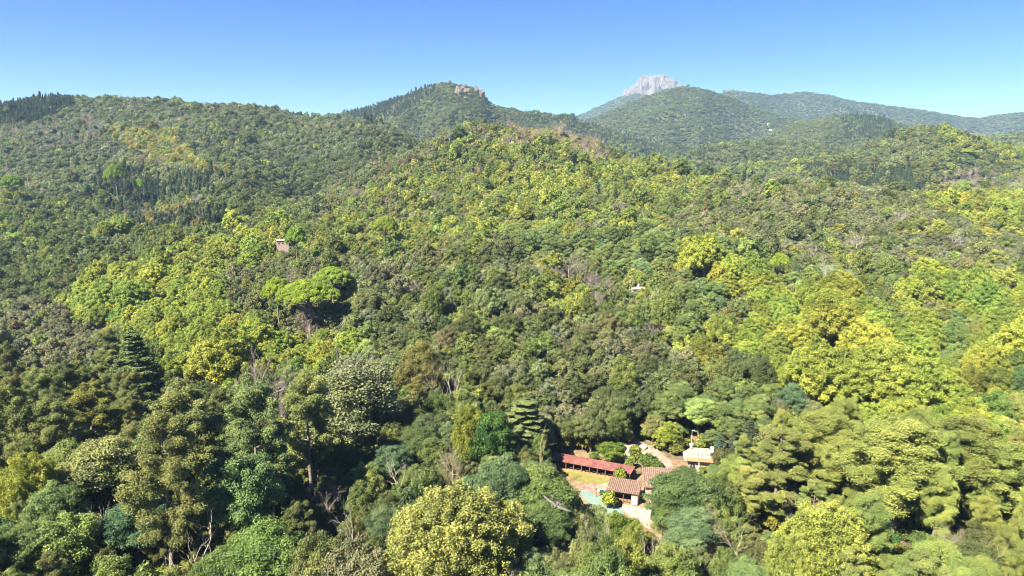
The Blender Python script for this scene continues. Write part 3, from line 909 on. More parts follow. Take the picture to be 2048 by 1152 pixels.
# ------------------------------------------------------------------ trees placed one by one
# palette, photo column, photo row of its top, width in the photo, distance, name for the labels
SPECIAL = [
    ('tulip', 905, 962, 300, 92, None, (0.30, 0.315, 0.085)),
    ('tulip', 1010, 990, 150, 99, None, (0.28, 0.30, 0.075)),
    ('tulip', 1650, 995, 210, 93, None, (0.31, 0.345, 0.07)),
    ('tulip', 1590, 1055, 130, 90, None, (0.28, 0.32, 0.07)),
    ('tulip', 40, 898, 160, 108, None, (0.31, 0.335, 0.055)),
    ('loc', 515, 1058, 190, 90, None, (0.145, 0.224, 0.052)),
    ('loc', 430, 1105, 120, 86, None, (0.145, 0.211, 0.052)),
    ('oakg', 705, 1092, 130, 88, None, None),
    ('decy', 625, 1085, 90, 88, None, (0.225, 0.25, 0.08)),
    ('locy', 200, 868, 190, 118, None, (0.225, 0.25, 0.085)),
    ('locy', 120, 885, 130, 120, None, (0.20, 0.25, 0.07)),
    ('locb', 265, 985, 130, 102, None, (0.080, 0.152, 0.069)),
    ('decg', 125, 1038, 120, 96, None, None),
    ('loc', 35, 1040, 130, 94, None, None),
    ('pined', 352, 762, 150, 124, None, None),
    ('pined', 492, 752, 140, 113, None, None),
    ('pined', 612, 742, 125, 127, None, None),
    ('pine', 165, 770, 120, 140, None, (0.181, 0.191, 0.040)),
    ('firg', 262, 668, 125, 182, None, (0.123, 0.165, 0.052)),
    ('pined', 90, 800, 110, 128, None, None),
    ('pop', 712, 682, 165, 150, None, (0.200, 0.225, 0.105)),
    ('bare', 540, 688, 130, 150, None, (0.25, 0.20, 0.19)),
    ('snag', 872, 712, 62, 165, None, None),
    ('snag', 908, 728, 50, 160, None, None),
    ('locy', 838, 676, 90, 168, None, (0.203, 0.198, 0.057)),
    ('snag', 405, 1032, 105, 93, None, None),
    ('snag', 695, 1018, 85, 94, None, None),
    ('snag', 182, 1000, 70, 100, None, None),
    ('snag', 1180, 1006, 60, 102, None, None),
    ('snag', 1215, 1018, 50, 103, None, None),
    ('bareb', 1415, 1000, 62, 103, None, (0.36, 0.28, 0.19)),
    ('snag', 1478, 1030, 52, 100, None, None),
    ('snag', 1300, 1062, 50, 97, None, None),
    ('bare', 1582, 985, 56, 118, None, None),
    ('bare', 1822, 948, 70, 127, None, None),
    ('bare', 1905, 1040, 60, 100, None, None),
    ('snag', 1985, 1075, 60, 97, None, None),
    ('snag', 790, 905, 60, 126, None, None),
    ('bare', 905, 880, 60, 128, None, (0.30, 0.24, 0.17)),
    ('bareb', 640, 945, 70, 118, None, None),
    ('snag', 655, 960, 34, 116, None, None),
    ('cedar', 1048, 786, 135, 146, None, None),
    ('snag', 1082, 835, 36, 134, None, (0.36, 0.30, 0.15)),
    ('decd', 985, 826, 85, 136, None, (0.087, 0.172, 0.034)),
    ('decg', 935, 818, 65, 138, None, (0.217, 0.251, 0.034)),
    ('loc', 1088, 930, 150, 111, None, (0.152, 0.211, 0.057)),
    ('locb', 1092, 992, 110, 106, None, (0.123, 0.185, 0.057)),
    ('locb', 1372, 934, 150, 112, None, (0.109, 0.165, 0.052)),
    ('loc', 1335, 985, 60, 110, None, (0.145, 0.198, 0.052)),
    ('locb', 1390, 1010, 110, 104, None, None),
    ('fir', 1441, 868, 36, 150, None, (0.072, 0.112, 0.069)),
    ('fir', 1466, 872, 34, 152, None, (0.087, 0.119, 0.069)),
    ('fir', 1500, 855, 52, 153, None, (0.072, 0.092, 0.046)),
    ('decg', 1220, 892, 52, 148.5, None, (0.160, 0.218, 0.034)),
    ('decy', 1335, 850, 50, 155, None, (0.25, 0.31, 0.045)),
    ('oakd', 1140, 838, 52, 153, None, None),
    ('oakd', 1182, 832, 66, 153, None, None),
    ('oakd', 1113, 858, 40, 154, None, None),
    ('decg', 1235, 1028, 88, 107, None, (0.145, 0.205, 0.029)),
    ('decy', 1268, 1045, 50, 103, None, (0.22, 0.26, 0.05)),
    ('piney', 1800, 962, 190, 113, None, None),
    ('piney', 1930, 915, 160, 122, None, None),
    ('piney', 1640, 876, 125, 134, None, None),
    ('pine', 1560, 902, 120, 128, None, None),
    ('piney', 1476, 930, 90, 126, None, None),
    ('piney', 1745, 900, 110, 134, None, None),
    ('piney', 2020, 948, 140, 117, None, None),
    ('pine', 1510, 960, 110, 118, None, None),
    ('piney', 1690, 925, 110, 124, None, None),
    ('umb', 552, 553, 64, 245, None, None),
    ('umb', 614, 557, 132, 238, None, None),
    ('umb', 664, 532, 82, 258, None, (0.22, 0.31, 0.04)),
    ('umbd', 591, 451, 42, 330, None, None),
    ('umb', 770, 430, 56, 345, None, (0.217, 0.277, 0.034)),
    ('umb', 1561, 506, 38, 300, None, None),
    ('umbd', 228, 327, 46, 640, None, None),
    ('umb', 275, 324, 22, 650, None, None),
    ('umbd', 22, 350, 42, 620, None, None),
    ('umb', 1935, 322, 40, 900, None, None),
    ('bareb', 612, 604, 56, 231, None, (0.26, 0.21, 0.16)),
    ('rust', 1411, 404, 10, 445, None, (0.30, 0.16, 0.09)),
    ('rust', 1104, 383, 9, 500, None, (0.36, 0.22, 0.14)),
    ('bare', 1922, 462, 22, 372, None, None),
    ('bare', 1692, 520, 40, 290, None, (0.42, 0.36, 0.30)),
    ('bare', 1716, 452, 36, 360, None, (0.42, 0.37, 0.30)),
    ('bare', 1655, 505, 36, 300, None, (0.36, 0.32, 0.26)),
    ('planey', 1665, 597, 110, 222, None, None),
    ('planey', 1590, 640, 80, 212, None, None),
    ('plane', 1780, 690, 130, 170, None, None),
    ('plane', 1850, 715, 120, 166, None, None),
    ('plane', 1700, 705, 120, 172, None, None),
    ('planey', 430, 672, 120, 190, None, None),
    ('decy', 1790, 865, 90, 140, None, None),
    ('bareb', 1555, 790, 50, 165, None, None),
    ('shry', 1218, 984, 36, 127.5, None, None),
    ('shr', 1242, 936, 28, 138.2, None, (0.217, 0.251, 0.034)),
    ('shr', 1297, 908, 46, 145, None, (0.102, 0.152, 0.029)),
    ('shr', 1319, 922, 22, 143, None, (0.102, 0.145, 0.034)),
    ('shr', 1262, 912, 22, 146, None, None),
    ('shr', 1272, 892, 30, 149, None, (0.203, 0.224, 0.046)),
    ('shr', 1255, 922, 18, 143, None, None),
]
CLEAR = [
    [(1106, 905), (1225, 915), (1250, 880), (1300, 880), (1345, 925), (1342, 960), (1320, 985), (1330, 1060), (1300, 1060), (1282, 1040), (1240, 1032), (1160, 1000), (1150, 970), (1108, 940)],
    [(1364, 893), (1426, 893), (1426, 936), (1366, 936)],
    [(1244, 868), (1280, 868), (1345, 915), (1340, 945), (1290, 900)],
]
THIN = [[(1150, 770), (1235, 770), (1245, 850), (1160, 850)], [(940, 800), (1060, 800), (1070, 842), (950, 842)], [(1235, 835), (1300, 850), (1300, 890), (1240, 885)]]
CLEARPTS = []
for poly in CLEAR:
    p = np.array(poly, float)
    gu, gv = np.meshgrid(np.arange(p[:, 0].min(), p[:, 0].max(), 9), np.arange(p[:, 1].min(), p[:, 1].max(), 9))
    m = in_poly(gu, gv, poly)
    CLEARPTS.append(np.stack([gu[m], gv[m]], 1))
CLEARPTS = np.concatenate(CLEARPTS)

TREES = []      # dicts: kind, pal, X, Y, z (ground), sxy, sz, tint, special
PROT = []
for (pal, u, v, wpx, Y, nm_, tint) in SPECIAL:
    kind = PAL[pal][0]
    R0, H0 = KIND[kind][2], KIND[kind][3]
    X, _, ztop = at_depth(u, v, float(Y))
    D = Y * CS - ztop * SN
    g = float(ground(X, Y))
    s = wpx * D / (2 * F * R0)
    sz = (ztop - g) / H0
    sz = min(max(sz, 0.55 * s), 2.6 * s if kind in ('broadleaf', 'locust', 'oak', 'plane', 'umbrella', 'shrub') else 4.5 * s)
    g = ztop - sz * H0 if sz * H0 < ztop - g - 1.0 and kind == 'shrub' else g
    TREES.append(dict(kind=kind, pal=pal, X=X, Y=float(Y), z=g, s=s, sz=sz, tint=tint or tint_of(pal), special=True))
    if kind in ('snag', 'bare') and Y < 260:
        for f_ in (0.15, 0.45, 0.8, 1.2, 1.6): PROT.append((u, v + wpx * 0.6 * f_, Y, wpx * 0.5))
    elif Y < 260 and kind != 'shrub':
        hpx = wpx * 0.5
        PROT.append((u, v + hpx * 0.7, Y, wpx * 0.35))
        PROT.append((u, v + hpx * 1.3, Y, wpx * 0.3))

# running highest line of sight along each bearing: what lies behind a crest is left out
RUN = np.maximum.accumulate((GZ + 8.0) / np.exp(ll), axis=0)
def seen(X, Y, ztop):
    a = np.clip((X / Y - GT[0]) / (GT[1] - GT[0]), 0, len(GT) - 1.001).astype(int)
    b = np.clip((np.log(Y) - GL[0]) / (GL[1] - GL[0]) - 2.5, 0, len(GL) - 1.001).astype(int)
    return (ztop / Y) > RUN[b, a] - (7.0 + 0.004 * Y) / Y

def scatter(Y0, Y1, cell, tmax, seed):
    r = np.random.default_rng(seed)
    xs = np.arange(-Y1 * tmax, Y1 * tmax, cell); ys = np.arange(Y0, Y1, cell)
    gx, gy = np.meshgrid(xs, ys)
    X = (gx + r.random(gx.shape) * cell).ravel(); Y = (gy + r.random(gy.shape) * cell).ravel()
    m = (np.abs(X / Y) < tmax) & (Y < Y1)
    return X[m], Y[m]

hash_ = {}
def near_ok(X, Y, rad):
    i, j = int(X // 14), int(Y // 14)
    for a in (-1, 0, 1):
        for b in (-1, 0, 1):
            for (x, y, rr) in hash_.get((i + a, j + b), ()):
                if (x - X) ** 2 + (y - Y) ** 2 < (0.64 * (rad + rr)) ** 2:
                    return False
    return True
def put(X, Y, rad):
    hash_.setdefault((int(X // 14), int(Y // 14)), []).append((X, Y, rad))
for t in TREES:
    put(t['X'], t['Y'], KIND[t['kind']][2] * t['s'] * (1.1 if t['kind'] in ('snag', 'bare') and t['Y'] < 180 else 0.7 if t['Y'] < 260 else 0.5))

HOUSES = []
for (u, v, over) in ((565, 481, 6.4), (1275, 577, 5.6), (1537, 247, 11.0), (1541, 259, 11.0)):
    h = ray_to(u, v, over, 150 if v > 300 else 1500)
    HOUSES.append(h)
    PROT += [(u + du, v + dv, h[1] + 4, 20) for du in (-11, 0, 11) for dv in ((0, 8, 14) if u < 900 else (-3,))] if v > 300 else []
PROTA = np.array(PROT)
def add_auto(Y0, Y1, cell, seed, dart):
    X, Y = scatter(Y0, Y1, cell, 0.90, seed)
    z = ground(X, Y)
    u, v, D = project(X, Y, z + 9)
    m = (u > -170) & (u < 2220) & (v < 1420) & seen(X, Y, z + 10)
    X, Y, z = X[m], Y[m], z[m]
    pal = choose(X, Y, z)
    order = np.random.default_rng(seed).permutation(len(X)) if dart else range(len(X))
    for i in order:
        p = pal[i]; kind = PAL[p][0]
        R0, H0 = KIND[kind][2], KIND[kind][3]
        s = float(np.exp(rng.normal() * 0.22 + 0.22 * vnoise(X[i] / 30, Y[i] / 30, 91) * 2 - 0.22))
        if kind in ('oak', 'broadleaf', 'locust'): s *= 0.80
        if kind == 'fir': s *= 0.95 if Y[i] < 500 else 0.62
        if kind == 'plane': s *= 0.9
        if kind == 'pine': s *= 0.85
        if Y[i] > 520: s *= (0.90 if kind in ('plane',) else 1.0)
        if Y[i] > 1500: s *= cell / 6.4
        sz = s * float(np.exp(rng.normal() * 0.10))
        if Y[i] > 1500: sz = sz * 6.4 / cell * 1.0
        if kind in ('oak', 'broadleaf', 'locust') and Y[i] < 700: sz *= 1.12
        rad = R0 * s
        if dart:
            if not near_ok(X[i], Y[i], rad * 0.95): continue
        if Y[i] < 620:
            uc, vc, Dc = project(X[i], Y[i], z[i] + H0 * sz * 0.55)
            ut, vt, _ = project(X[i], Y[i], z[i] + H0 * sz)
            ug, vg, _ = project(X[i], Y[i], z[i])
            rp = F * rad / Dc; rv = max(rp * 0.8, (vg - vt) * 0.42)
            if Y[i] < 190:
                q = ((CLEARPTS[:, 0] - uc) / (rp * 1.02)) ** 2 + ((CLEARPTS[:, 1] - (vt + rv)) / rv) ** 2
                if Y[i] < 149 and (q < 1).any(): continue
                if any(in_poly(np.array(ug), np.array(vg), c) for c in CLEAR): continue
            if Y[i] < 210 and any(in_poly(np.array(ug), np.array(vg), c) for c in THIN) and rng.random() < 0.8: continue
            q = (PROTA[:, 2] > Y[i] + 2) & (np.hypot((PROTA[:, 0] - uc), (PROTA[:, 1] - (vt + rv * 0.9))) < rp * 0.85 + PROTA[:, 3] * 0.4)
            if q.any(): continue
        if dart: put(X[i], Y[i], rad * 0.95)
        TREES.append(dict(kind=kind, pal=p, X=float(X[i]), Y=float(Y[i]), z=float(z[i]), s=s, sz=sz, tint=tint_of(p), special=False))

add_auto(74, 330, 2.2, 101, True)
def add_shrubs():
    X, Y = scatter(74, 240, 3.0, 0.90, 131)
    z = ground(X, Y)
    u, v, D = project(X, Y, z + 1)
    m = (u > -100) & (u < 2150) & (v < 1300)
    for poly in CLEAR: m &= ~in_poly(u, v, poly) | (Y > 165)
    for x, y, zz in zip(X[m], Y[m], z[m]):
        if any((x - a) ** 2 + (y - b) ** 2 < 1.0 for a, b, _ in hash_.get((int(x // 14), int(y // 14)), ())): continue
        p = 'shr'
        s = float(0.8 + 0.7 * rng.random())
        uu, vv, DD = project(x, y, zz + 2 * s)
        if y < 149 and (np.hypot(CLEARPTS[:, 0] - uu, CLEARPTS[:, 1] - vv - 8) < 18).any(): continue
        TREES.append(dict(kind='shrub', pal='shr', X=float(x), Y=float(y), z=float(zz), s=s, sz=s * (0.8 + 0.5 * float(rng.random())), tint=tint_of('shr'), special=False))
add_shrubs()
add_auto(330, 640, 2.7, 102, True)
add_auto(640, 1150, 4.8, 103, False)
add_auto(1150, 2000, 6.3, 104, False)
add_auto(2000, 3300, 9.5, 105, False)
add_auto(3300, 6000, 14.0, 106, False)

# ------------------------------------------------------------------ which trees show, and how large
W2, H2 = 1024, 576
ids = np.full((H2, W2), -1, np.int32)
NT = len(TREES)
TX = np.array([t['X'] for t in TREES]); TY = np.array([t['Y'] for t in TREES]); TZ = np.array([t['z'] for t in TREES])
TS = np.array([t['s'] for t in TREES]); TSZ = np.array([t['sz'] for t in TREES])
TR = np.array([KIND[t['kind']][2] for t in TREES]) * TS
TH_ = np.array([KIND[t['kind']][3] for t in TREES]) * TSZ
Ut, Vt, Dt = project(TX, TY, TZ + TH_)
Ub, Vb, Db = project(TX, TY, TZ + TH_ * 0.2)
RPX = F * TR / Dt / 2
for i in np.argsort(-TY):
    r_ = RPX[i]; cx = Ut[i] / 2; cy_ = (Vt[i] + Vb[i]) / 4; hv = max(abs(Vb[i] - Vt[i]) / 4, r_ * 0.6)
    x0, x1 = int(max(0, cx - r_)), int(min(W2, cx + r_ + 1)); y0, y1 = int(max(0, cy_ - hv)), int(min(H2, cy_ + hv + 1))
    if x0 >= x1 or y0 >= y1: continue
    yy, xx = np.mgrid[y0:y1, x0:x1]
    fill = 1.0 if TREES[i]['kind'] not in ('snag', 'bare') else 0.5
    ids[y0:y1, x0:x1][((xx + 0.5 - cx) / r_) ** 2 + ((yy + 0.5 - cy_) / hv) ** 2 < fill] = i
VIS = np.bincount(ids[ids >= 0].ravel(), minlength=NT)

single = np.zeros(NT, bool)
by_kind = {}
for i, t in enumerate(TREES):
    by_kind.setdefault(t['kind'], []).append(i)
for k, L in by_kind.items():
    L2 = sorted(L, key=lambda i: (-int(TREES[i]['special']), -VIS[i]))
    n = 0
    for i in L2:
        if n >= 300: break
        if VIS[i] >= 10 or (TREES[i]['special'] and VIS[i] >= 3):
            single[i] = True; n += 1
for i, t in enumerate(TREES):
    nv = KIND[t['kind']][4]
    lod = 0 if RPX[i] > 11 else (1 if RPX[i] > 4.2 else 2)
    if not single[i] and lod == 0: lod = 1
    t['lod'] = lod
    t['var'] = int(rng.integers(0, nv[lod]))
    if t['kind'] == 'pine' and nv[lod] > 1:
        odd = [q for q in range(nv[lod]) if q % 2 == 1]; evn = [q for q in range(nv[lod]) if q % 2 == 0]
        t['var'] = int(rng.choice(odd if t['pal'] == 'piney' else evn))
    t['rot'] = float(rng.random() * 6.283)

# every mesh used by the woods is carried by at least one tree of its own
need = {}
for i, t in enumerate(TREES):
    if not single[i]: need.setdefault((t['kind'], t['lod'], t['var']), 0)
for key in list(need):
    k, lod, var = key
    have = [i for i in by_kind[k] if single[i] and TREES[i]['lod'] == lod and TREES[i]['var'] == var]
    if not have:
        c = [i for i in by_kind[k] if single[i] and not TREES[i].get('forced') and TREES[i]['lod'] >= 1]
        c.sort(key=lambda i: (abs(TREES[i]['lod'] - lod), RPX[i]))
        if not c:
            c = [i for i in by_kind[k] if not TREES[i].get('forced')]
            c.sort(key=lambda i: -VIS[i]); single[c[0]] = True
        TREES[c[0]]['lod'] = lod; TREES[c[0]]['var'] = var
        have = [c[0]]
    TREES[have[0]]['forced'] = True
    need[key] = have[0]

# ------------------------------------------------------------------ labels
LOOK = {
    'oak': 'dark green rounded holm oak', 'oakd': 'deep green rounded holm oak', 'oakg': 'grey green rounded holm oak', 'oakb': 'brownish rounded holm oak',
    'oakh': 'muted green rounded holm oak', 'dech': 'muted green leafy tree', 'decy': 'yellow green leafy tree', 'decg': 'mid green leafy tree', 'decd': 'dark green leafy tree', 'deco': 'olive yellow leafy tree', 'rust': 'rust red leafy tree',
    'plane': 'lime green plane tree', 'planey': 'bright yellow plane tree', 'planed': 'deep lime plane tree',
    'loc': 'soft green locust tree', 'locb': 'bluish green locust tree', 'locy': 'pale yellow green locust tree',
    'pine': 'olive green pine', 'piney': 'bright green tufted pine', 'pined': 'dark shaggy pine', 'umb': 'bright flat topped umbrella pine', 'umbd': 'green flat topped umbrella pine',
    'fir': 'dark pointed fir', 'firg': 'grey green pointed fir', 'cedar': 'layered pale cedar', 'pop': 'tall sparse poplar',
    'shr': 'green shrub', 'shry': 'yellow shrub', 'tulip': 'yellow leafed tall tree', 'snag': 'pale dead tree', 'bare': 'grey leafless tree', 'bareb': 'brown leafless tree',
}
GROUP = {
    'oak': 'holm oaks on the slopes', 'broadleaf': 'leafy trees in the woods', 'plane': 'plane trees in the valley', 'locust': 'locust trees in the woods', 'pine': 'pines on the valley floor',
    'umbrella': 'umbrella pines standing over the woods', 'fir': 'firs in the woods', 'cedar': 'cedars by the sheds', 'poplar': 'poplars in the woods', 'shrub': 'shrubs in the undergrowth', 'tulip': 'tall yellow leafed trees in front', 'snag': 'dead trees among the green', 'bare': 'leafless trees among the green',
}
MARKS = [
    ('the long red roofed shed', 1190, 935), ('the white hip roofed house', 1397, 905), ('the small tiled shed', 1250, 985), ('the umbrella pine trio', 612, 580),
    ('the pale slope house', 566, 486), ('the small pink roof', 1275, 578), ('the big bare grey tree', 540, 735), ('the sparse poplar', 715, 790),
    ('the cedar', 1050, 850), ('the big foreground yellow tree', 920, 1060), ('the yellow tree amid pines', 1650, 1075), ('the yellow edge tree', 45, 960),
    ('the white limbed snag', 405, 1090), ('the tallest dark pine', 490, 850), ('the lone umbrella pine', 1561, 520), ('the crest umbrella pine', 770, 455),
    ('the rounded hilltop', 1000, 252), ('the dead wood patch', 1150, 590), ('the large plane grove', 1780, 760), ('the yellow plane crown', 1665, 640),
    ('the brown ground clearing', 1195, 815), ('the bleached white tree', 1692, 540), ('the pointed bare tree', 1922, 490), ('the hillside conifer rows', 330, 390),
    ('the plane tree ribbon', 260, 610), ('the big tufted pine', 1800, 1040), ('the twin dead trees', 890, 760), ('the far rust tree', 1411, 412),
    ('the pink dead tree', 1104, 392), ('the tall pointed fir', 262, 720), ('the house side firs', 1465, 900), ('the grass terrace', 1185, 955), ('the pale locust thicket', 1180, 500), ('the dark valley', 90, 560),
    ('the soft locust grove', 1430, 830), ('the yellow crest strip', 1930, 425), ('the grey oak bank', 120, 700), ('the hillside umbrella pine', 228, 340), ('the left hill top', 260, 195),
    ('the rocky hill', 900, 180), ('the right edge pines', 2010, 990), ('the dead tree crest', 1140, 290), ('the lower oak knoll', 960, 620), ('the orange path', 1310, 905), ('the wooded hollow', 1480, 730),
]
ORD = ['nearest', 'second', 'third', 'fourth', 'fifth', 'sixth', 'seventh', 'eighth', 'ninth', 'tenth', 'eleventh', 'twelfth', 'thirteenth', 'fourteenth', 'fifteenth', 'sixteenth', 'seventeenth', 'eighteenth', 'nineteenth', 'twentieth']
DIRS = ['right of', 'lower right of', 'below', 'lower left of', 'left of', 'upper left of', 'above', 'upper right of']
mk = np.array([(a[1], a[2]) for a in MARKS], float)
buckets = {}
for i in np.nonzero(single)[0]:
    cu, cv_ = Ut[i], (Vt[i] * 0.7 + Vb[i] * 0.3)
    d = np.hypot(mk[:, 0] - cu, mk[:, 1] - cv_)
    j = int(np.argmin(d))
    ang = math.degrees(math.atan2(cv_ - mk[j, 1], cu - mk[j, 0])) % 360
    o = int(((ang + 22.5) % 360) // 45)
    buckets.setdefault((TREES[i]['pal'], j, o), []).append((d[j], i))
for (pal, j, o), L in buckets.items():
    L.sort()
    for n, (dd, i) in enumerate(L):
        look = LOOK[pal]
        where = f"{DIRS[o]} {MARKS[j][0]}"
        if dd < 16 and n == 0:
            TREES[i]['label'] = f"{look} standing closest to {MARKS[j][0]}"
        elif len(L) == 1:
            TREES[i]['label'] = f"{look} {where}"
        elif n < len(ORD):
            TREES[i]['label'] = f"{look}, {ORD[n]} one {where}"
        else:
            TREES[i]['label'] = f"{look} further off, {where}"

# ------------------------------------------------------------------ build the trees
def build_trees():
    made = {}
    for i in np.nonzero(single)[0]:
        t = TREES[i]
        nm, cat = KIND[t['kind']][0], KIND[t['kind']][1]
        a, b = tree_meshes(t['kind'], t['lod'], t['var'])
        loc = (t['X'], t['Y'], t['z'] + CZ)
        sc = (t['s'], t['s'], t['sz'])
        if b is not None:
            root = bpy.data.objects.new(nm, None); COL.objects.link(root)
            root.empty_display_size = 0.5
            root.location = loc; root.rotation_euler = (0, 0, t['rot']); root.scale = sc
            tr = link("trunk", a, root)
            cr = link("crown", b, root)
            cr['tint'] = [float(x) for x in t['tint']]
        else:
            root = link(nm, a, None, loc, t['rot'], sc)
            root['tint'] = [float(x) for x in t['tint']]
        tag(root, t['label'], cat, GROUP[t['kind']])
        made[i] = root
    return made
MADE = build_trees()

def wood_object(kind):
    L = [i for i in by_kind[kind] if not single[i]]
    if len(L) < 3: return
    combos = sorted({(TREES[i]['lod'], TREES[i]['var']) for i in L})
    V = np.stack([TX[L], TY[L], TZ[L] + CZ], 1)
    me = bpy.data.meshes.new(KIND[kind][0] + "_wood_points")
    me.vertices.add(len(L)); me.vertices.foreach_set("co", V.astype(np.float32).ravel())
    def attr(n, ty, arr, f="value"):
        a = me.attributes.new(n, ty, 'POINT'); a.data.foreach_set(f, arr)
    attr("size", 'FLOAT_VECTOR', np.stack([TS[L], TS[L], TSZ[L]], 1).astype(np.float32).ravel(), "vector")
    attr("turn", 'FLOAT_VECTOR', np.stack([np.zeros(len(L)), np.zeros(len(L)), [TREES[i]['rot'] for i in L]], 1).astype(np.float32).ravel(), "vector")
    attr("pick", 'INT', np.array([combos.index((TREES[i]['lod'], TREES[i]['var'])) for i in L], np.int32))
    attr("tint", 'FLOAT_COLOR', np.array([(*TREES[i]['tint'], 1.0) for i in L], np.float32).ravel(), "color")
    o = link(KIND[kind][0] + "_woodland", me)
    ng = bpy.data.node_groups.new(KIND[kind][0] + "_scatter", 'GeometryNodeTree')
    ng.interface.new_socket("Geometry", in_out='INPUT', socket_type='NodeSocketGeometry')
    ng.interface.new_socket("Geometry", in_out='OUTPUT', socket_type='NodeSocketGeometry')
    gi = ng.nodes.new("NodeGroupInput"); go = ng.nodes.new("NodeGroupOutput")
    m2p = ng.nodes.new("GeometryNodeMeshToPoints")
    ng.links.new(gi.outputs[0], m2p.inputs['Mesh'])
    join = ng.nodes.new("GeometryNodeJoinGeometry")
    def named(n, ty):
        a = ng.nodes.new("GeometryNodeInputNamedAttribute"); a.data_type = ty; a.inputs['Name'].default_value = n
        return [s for s in a.outputs if s.enabled][0]
    size, turn, pick = named("size", 'FLOAT_VECTOR'), named("turn", 'FLOAT_VECTOR'), named("pick", 'INT')
    for k, (lod, var) in enumerate(combos):
        src = MADE[need[(kind, lod, var)]]
        oi = ng.nodes.new("GeometryNodeObjectInfo"); oi.transform_space = 'ORIGINAL'
        oi.inputs['Object'].default_value = src
        oi.inputs['As Instance'].default_value = True
        cmp_ = ng.nodes.new("FunctionNodeCompare"); cmp_.data_type = 'INT'; cmp_.operation = 'EQUAL'
        ii = [s for s in cmp_.inputs if s.type == 'INT']
        ng.links.new(pick, ii[0]); ii[1].default_value = k
        iop = ng.nodes.new("GeometryNodeInstanceOnPoints")
        ng.links.new(m2p.outputs[0], iop.inputs['Points'])
        ng.links.new(cmp_.outputs[0], iop.inputs['Selection'])
        ng.links.new(oi.outputs['Geometry'], iop.inputs['Instance'])
        e2r = ng.nodes.new("FunctionNodeEulerToRotation")
        ng.links.new(turn, e2r.inputs[0]); ng.links.new(e2r.outputs[0], iop.inputs['Rotation'])
        ng.links.new(size, iop.inputs['Scale'])
        ng.links.new(iop.outputs[0], join.inputs[0])
    ng.links.new(join.outputs[0], go.inputs[0])
    md = o.modifiers.new("scatter", 'NODES'); md.node_group = ng
    tag(o, "the rest of the " + GROUP[kind] + ", too many to count", "woodland", None, 'stuff')
for k_ in by_kind:
    wood_object(k_)
print("TREES", NT, {k: (len(v), int(sum(single[i] for i in v))) for k, v in by_kind.items()}, "max bucket", max(len(v) for v in buckets.values()))

# ------------------------------------------------------------------ rock
ROCK = rock_material("grey_pink_rock", (0.024, 0.021, 0.022), (0.095, 0.081, 0.081), (0.17, 0.15, 0.146), 0.016)
CLIFF = rock_material("pale_cliff_rock", (0.05, 0.042, 0.032), (0.13, 0.105, 0.075), (0.23, 0.195, 0.15), 0.09)
STONE = rock_material("garden_stone", (0.14, 0.125, 0.105), (0.24, 0.22, 0.19), (0.34, 0.32, 0.28), 1.2)

def rocky_peak():
    P = np.array([(1236, 196), (1241, 191.5), (1250, 181), (1259, 176), (1268, 170), (1275, 161), (1281, 155), (1290, 151), (1297, 149), (1306, 150.5), (1316, 150), (1326, 150.5), (1334, 149.5), (1339, 155), (1343, 154.2), (1349, 158), (1354, 162.5), (1357, 165.5), (1361, 167), (1366, 171), (1372, 178), (1380, 188)], float)
    Y0 = 5560.0
    X, _, z = at_depth(P[:, 0], P[:, 1], np.full(len(P), Y0))
    nx, ny = 420, 190
    xs = np.linspace(X[0], X[-1], nx)
    crest = np.interp(xs, X, z)
    d = np.concatenate([np.linspace(-160, 0, 40)[:-1], np.linspace(0, 420, ny - 39)])
    xx, dd = np.meshgrid(xs, d)
    cz = np.broadcast_to(crest, xx.shape)
    ad = np.abs(dd)
    h = cz - np.where(dd > 0, 0.85, 1.3) * ad
    ribs = ridged((xx + 0.55 * dd) / 95.0, (dd - 0.25 * xx) / 190.0 + 3, 4, 301) - 0.6
    ribs2 = ridged((xx - 0.4 * dd) / 60.0, dd / 120.0 + 7, 4, 303) - 0.6
    fine = ridged(xx / 20.0, dd / 28.0, 3, 305) - 0.6
    sky_ = (vnoise(xx / 46, xx * 0, 311) - 0.55) * 15 + (vnoise(xx / 15, xx * 0, 312) - 0.5) * 14
    h = h + np.clip(ad, 0, 90) / 90 * (ribs * 170 + ribs2 * 110 + fine * 45) + sky_ * np.exp(-ad / 60)
    yy = Y0 - dd + (vnoise(xx / 40, h / 60, 307) - 0.5) * 40
    V = np.stack([xx, yy, h + CZ], -1).reshape(-1, 3)
    n0, n1 = xx.shape[1], xx.shape[0]
    i = np.arange(n0 - 1)[None] + np.arange(n1 - 1)[:, None] * n0
    Q = np.stack([i, i + n0, i + n0 + 1, i + 1], -1).reshape(-1, 4)
    o = link("rocky_mountain", mesh_from("rocky_mountain", V, [Q], [ROCK]))
    tag(o, kind='structure')
rocky_peak()

